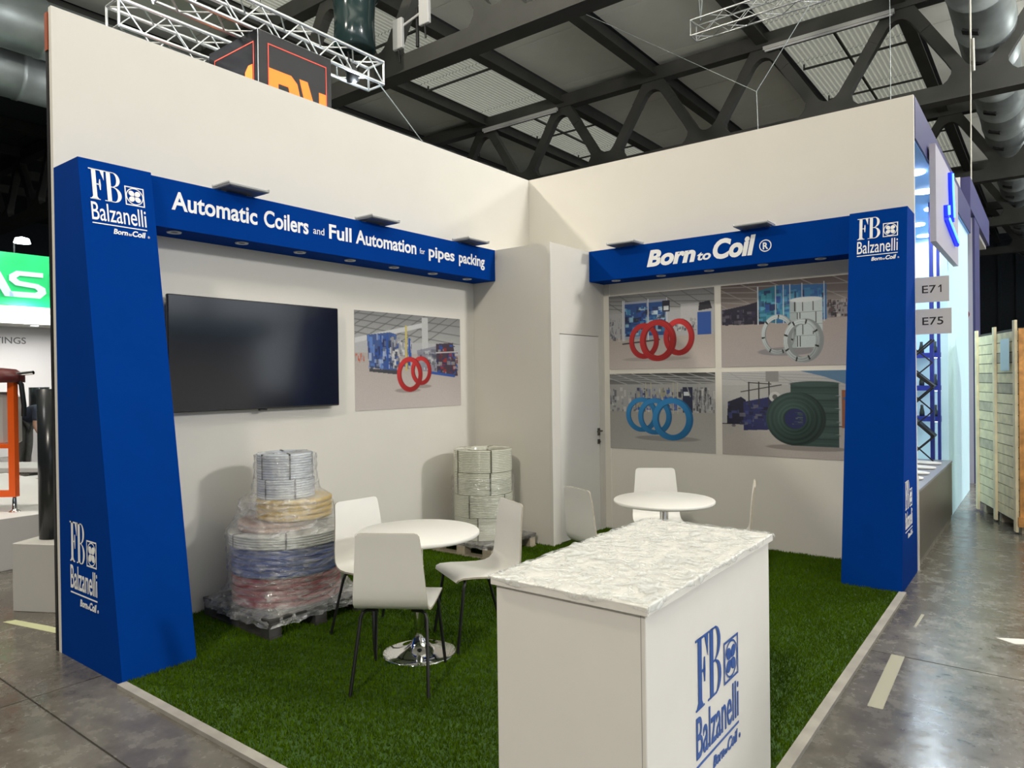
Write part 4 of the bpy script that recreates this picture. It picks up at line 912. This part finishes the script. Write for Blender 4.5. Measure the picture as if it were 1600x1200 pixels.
tl = thing('spotlight', 'burning lamp above the green sign', 'spotlight', (XF+.45, -.95, 4.78)); MB().lathe([(0, 0), (.16, 0), (.13, .1), (0, .14)], 16).build('lens', mat('hot_lens2', (1, 1, 1), .5, emit=(.85, .97, 1), es=14), tl); MB().bar((0, 0, .12), (-.5, 0, .12), .03, .03).bar((-.49, 0, .12), (-.49, 0, -.16), .03, .03).build('arm', black_m, tl)
# white platform and plinth box
tag(MB().box((-6.5, -6.8, 0), (-2.58, -3.3, .47), bev=.004).build('display_platform', sw), 'low white display platform at far left', 'platform')
# platform continues towards the wall
_pl = MB().box((0, 0, 0), (1.0, .5, .50), bev=.004).build('white_plinth', mat('plinth_grey_white', (.58, .56, .53), .5)); _pl.location = (-1.2, -4.89, 0); _pl.rotation_euler = (0, 0, .5)
tag(_pl, 'low white plinth under the black pipe by the left wall', 'plinth')
pipe_m = mat('black_pe_pipe', (.018, .022, .025), .25)
def pipe(label, loc, r, h):
    t = thing('plastic_pipe', label, 'pipe', loc, group='upright black pipes on the left'); MB().lathe([(r, 0), (r, h), (r*.86, h), (r*.86, .01), (r*.86, 0)], 28, close=True).build('tube_wall', pipe_m, t); return t
pipe('tall black pipe standing on the white plinth beside the left wall', (-1.17, -4.63, .501), .09, 1.13)
tag(MB().box((-12.75, -1.12, 0), (-12.15, -.52, 1.12)).build('white_plinth', sw), 'tall white plinth by the white partition at far left', 'plinth')
pipe('wide black pipe upright on the tall white plinth', (-12.45, -.86, 1.121), .19, .50)
t = thing('pipe_reducer', 'small flared black pipe fitting in front of the bending person', 'fitting', (-10.55, -1.98, .55)); MB().tube([(0, 0, -.55), (0, 0, .3)], .012, 6).build('stand_rod', steel_m, t); MB().lathe([(.06, .28), (.07, .30), (.075, .50), (.10, .62), (.11, .68), (.11, .80), (.10, .80), (.095, .65), (.06, .5), (.05, .28)], 24, close=True).build('body', pipe_m, t)
# orange machine on the platform
om = thing('pipe_machine', 'orange framed machine with white tank on the low platform', 'machine', (-2.92, -4.33, .471), .66)
org = mat('machine_orange', (.95, .13, .01), .4); mar = mat('maroon_shell', (.12, .02, .02), .35)
MB().box((-.03, -.03, .14), (.03, .03, 1.28)).build('post', org, om); MB().lathe([(.05, 0), (.02, .02), (.016, .14)], 14).build('foot', chrome_m, om)
MB().box((-.45, -.03, .14), (-.03, .03, .2)).box((-.25, -.03, .2), (-.2, .03, .62)).box((-.45, -.03, .60), (-.03, .03, .64)).build('frame', org, om)
MB().box((-.80, .02, .60), (-.06, .26, 1.13), bev=.05).build('tank', mat('tank_grey', (.50, .50, .48), .35), om)
MB().lathe([(0, 1.36), (.12, 1.345), (.19, 1.29), (.19, 1.22), (0, 1.22)], 24, (-.12, .02)).build('head', mar, om); MB().tube([(0, 0, 1.29), (.2, 0, 1.31)], .018, 8).build('handle', chrome_m, om)
MB().tube([(.02, .0, 1.27), (.07, .02, 1.2), (.085, .03, 1.0), (.075, .04, .9)], .022, 8).build('hose', pipe_m, om)
# trolley
tr = thing('hand_trolley', 'flat white trolley with castor wheel behind the platform', 'trolley', (-8.4, -2.52, 0), .6)
MB().box((-.9, -.4, .30), (.9, .4, .38), bev=.01).build('deck', sw, tr)
for x in (-.6, .45):
    w_ = MB().lathe([(0, -.03), (.14, -.03), (.15, -.02), (.15, .02), (.14, .03), (0, .03)], 24).build('wheel', mat('wheel_grey', (.25, .26, .26), .5), tr); w_.rotation_euler = (PI/2, 0, 0); w_.location = (x, -.25, .15); MB().box((x-.05, -.22, .15), (x+.05, -.19, .30)).build('fork', steel_m, tr)
tag(MB().box((-7.35, -2.95, 0), (-6.95, -2.6, .30)).build('carton', sw), 'small white box beside the trolley wheel', 'box')
ex = thing('fire_extinguisher', 'red fire extinguisher standing next to the bending person', 'extinguisher', (-10.55, -1.34, 0)); MB().lathe([(0, .0), (.13, .0), (.15, .03), (.15, .5), (.12, .60), (.05, .65), (0, .65)], 20).build('cylinder', mat('signal_red', (.5, .02, .02), .35), ex); MB().box((-.12, -.02, .65), (.12, .02, .70)).build('valve', black_m, ex); MB().tube([(.05, 0, .68), (.18, 0, .62), (.2, 0, .3)], .015, 6).build('hose', black_m, ex)
# tape, debris
def flat(name, pts, z, mt, label, cat):
    o = MB().prism(pts, .0003, .0003+z, 'z').build(name, mt); return tag(o, label, cat)
flat('floor_tape', [(-.98, -5.02), (-.30, -4.86), (-.32, -4.80), (-.62, -4.86), (-.96, -4.95)], .001, mat('yellow_tape', (.62, .64, .38), .5), 'strip of pale yellow tape on the floor by the left wall end', 'tape')
flat('paper_scrap', [(.02, -5.62), (.16, -5.56), (.22, -5.50), (.30, -5.52), (.22, -5.60), (.10, -5.70)], .004, mat('grey_scrap', (.42, .40, .38), .6), 'grey torn scrap on the concrete at lower left', 'scrap')
flat('paper_scrap', [(4.60, -1.44), (4.70, -1.50), (4.80, -1.44), (4.74, -1.37)], .003, white_m, 'white paper scrap on the aisle floor at right', 'scrap')
flat('tape_residue', [(4.12, -2.10), (4.19, -2.10), (4.21, -2.9), (4.14, -2.9)], .0008, mat('old_tape', (.34, .33, .26), .6), 'worn yellowish tape strip beside the booth edge', 'tape')
flat('tape_residue', [(4.16, -1.2), (4.18, -1.2), (4.17, -1.5), (4.155, -1.5)], .0008, MATS['old_tape'], 'thin pale tape sliver farther along the booth edge', 'tape')

# ------------------------------------------------------------------ the bending person
def skin(name, verts, edges, radii, mt, parent, sub=2, root=0):
    me = bpy.data.meshes.new(name); me.from_pydata(verts, edges, []); me.materials.append(mt)
    o = bpy.data.objects.new(name, me); COL.objects.link(o); o.parent = parent
    s = o.modifiers.new('skin', 'SKIN'); s.use_smooth_shade = True
    for i, r in enumerate(radii):
        r = r if isinstance(r, tuple) else (r, r); me.skin_vertices[0].data[i].radius = r; me.skin_vertices[0].data[i].use_root = (i == root)
    m = o.modifiers.new('sub', 'SUBSURF'); m.levels = sub; m.render_levels = sub; return o
skin_m = mat('skin_tone', (.50, .30, .22), .55); navy_c = mat('navy_shirt', (.03, .04, .07), .8, var=.1, scale=20); trs = mat('grey_trousers', (.10, .105, .10), .8, var=.1, scale=20)
pn = thing('person', 'person in navy shirt and grey trousers bending forward at far left', 'person', (-11.15, -1.6, 0), .62)
# local +x = the way the person bends; pelvis at z .95
skin('body', [(0, 0, .98), (.14, 0, 1.10), (.32, 0, 1.17), (.50, 0, 1.16), (.60, 0, 1.12), (.70, 0, 1.10), (.45, .19, 1.14), (.50, .24, .90), (.62, .22, .70), (.67, .21, .64), (.45, -.19, 1.14), (.44, -.25, .88), (.56, -.24, .66), (.61, -.23, .60)],
     [(0, 1), (1, 2), (2, 3), (3, 4), (4, 5), (3, 6), (6, 7), (7, 8), (8, 9), (3, 10), (10, 11), (11, 12), (12, 13)], [(.14, .13), (.15, .14), (.16, .14), (.14, .12), .065, .06, .08, .05, .036, .034, .08, .05, .036, .034], skin_m, pn)
skin('shirt', [(-.02, 0, 1.0), (.14, 0, 1.10), (.32, 0, 1.17), (.50, 0, 1.16), (.45, .19, 1.14), (.485, .235, .96), (.45, -.19, 1.14), (.445, -.24, .96)], [(0, 1), (1, 2), (2, 3), (3, 4), (4, 5), (3, 6), (6, 7)], [(.16, .15), (.165, .16), (.175, .16), (.15, .13), .095, .075, .095, .075], navy_c, pn)
skin('trousers', [(0, 0, .98), (0, .10, .90), (.03, .11, .50), (-.03, .12, .09), (0, -.10, .90), (.03, -.11, .50), (-.03, -.12, .09)], [(0, 1), (1, 2), (2, 3), (0, 4), (4, 5), (5, 6)], [(.17, .16), .125, .085, .07, .125, .085, .07], trs, pn)
for s_y in (.12, -.12):
    o = MB().lathe([(0, 0), (.9, 0), (1, .25), (.95, .6), (.6, 1), (0, 1.1)], 18).build('shoe', black_m, pn); o.location = (.03, s_y, 0); o.scale = (.14, .052, .085)
hd = bpy.data.objects.new('head', bpy.data.meshes.new('head')); mb = MB(); prof = []
rows = []
for i in range(13):
    th_ = PI*i/12; z_ = -math.cos(th_)*.125; r_ = math.sin(th_)*.088; r_ *= (1-.22*max(0, -z_/.125))
    rows.append([(r_*1.12*math.cos(a_)+(.018 if abs(a_) < .3 and -.035 < z_ < .02 else 0), r_*math.sin(a_), z_) for a_ in [(-PI+2*PI*k/20) for k in range(20)]])
o = MB().grid(rows, wrap=True).build('head', skin_m, pn); o.location = (.82, 0, 1.06); o.rotation_euler = (0, 1.25, 0)
bpy.data.objects.remove(hd)
mb = MB(); rows2 = [[(p[0]*1.09-.012, p[1]*1.1, p[2]*1.07+.012) for p in r_] for r_ in rows[6:]]; hr = MB().grid(rows2, wrap=True).build('hair', mat('dark_hair', (.03, .02, .015), .8), pn); hr.location = o.location; hr.rotation_euler = o.rotation_euler
for sx in (.032, -.032):
    e_ = MB().lathe([(0, -.012), (.012, 0), (0, .012)], 10).build('eye', black_m, pn); e_.location = (.80, sx, .965)
for (hx, hy, hz) in ((.67, .21, .63), (.61, -.23, .59)):
    pts = [(hx, hy, hz), (hx+.03, hy, hz-.06)]; ed = [(0, 1)]; rad = [(.032, .022), (.034, .018)]
    for k in range(4):
        b_ = len(pts); oy = hy+(k-1.5)*.019; Lk = (.05, .06, .055, .042)[k]
        pts += [(hx+.045, oy, hz-.09), (hx+.05, oy, hz-.09-Lk*.6), (hx+.04, oy, hz-.09-Lk)]; ed += [(1, b_), (b_, b_+1), (b_+1, b_+2)]; rad += [.0095, .009, .0075]
    b_ = len(pts); pts += [(hx+.05, hy-.035, hz-.04), (hx+.065, hy-.045, hz-.075)]; ed += [(0, b_), (b_, b_+1)]; rad += [.012, .009]
    skin('hand', pts, ed, rad, skin_m, pn, 1)

# stand wall added outside the frame, to give the television something to reflect
t = thing('stand_partition', 'pale partition added outside the frame for the television to mirror', 'partition', (9.2, -2.2, 0)); MB().box((0, 0, 0), (.1, 4.4, 2.6)).build('panel', sw, t); MB().box((-.5, 0, 2.6), (.1, 4.4, 3.0)).build('header', mat('header_blue', (.05, .2, .35), .5), t)
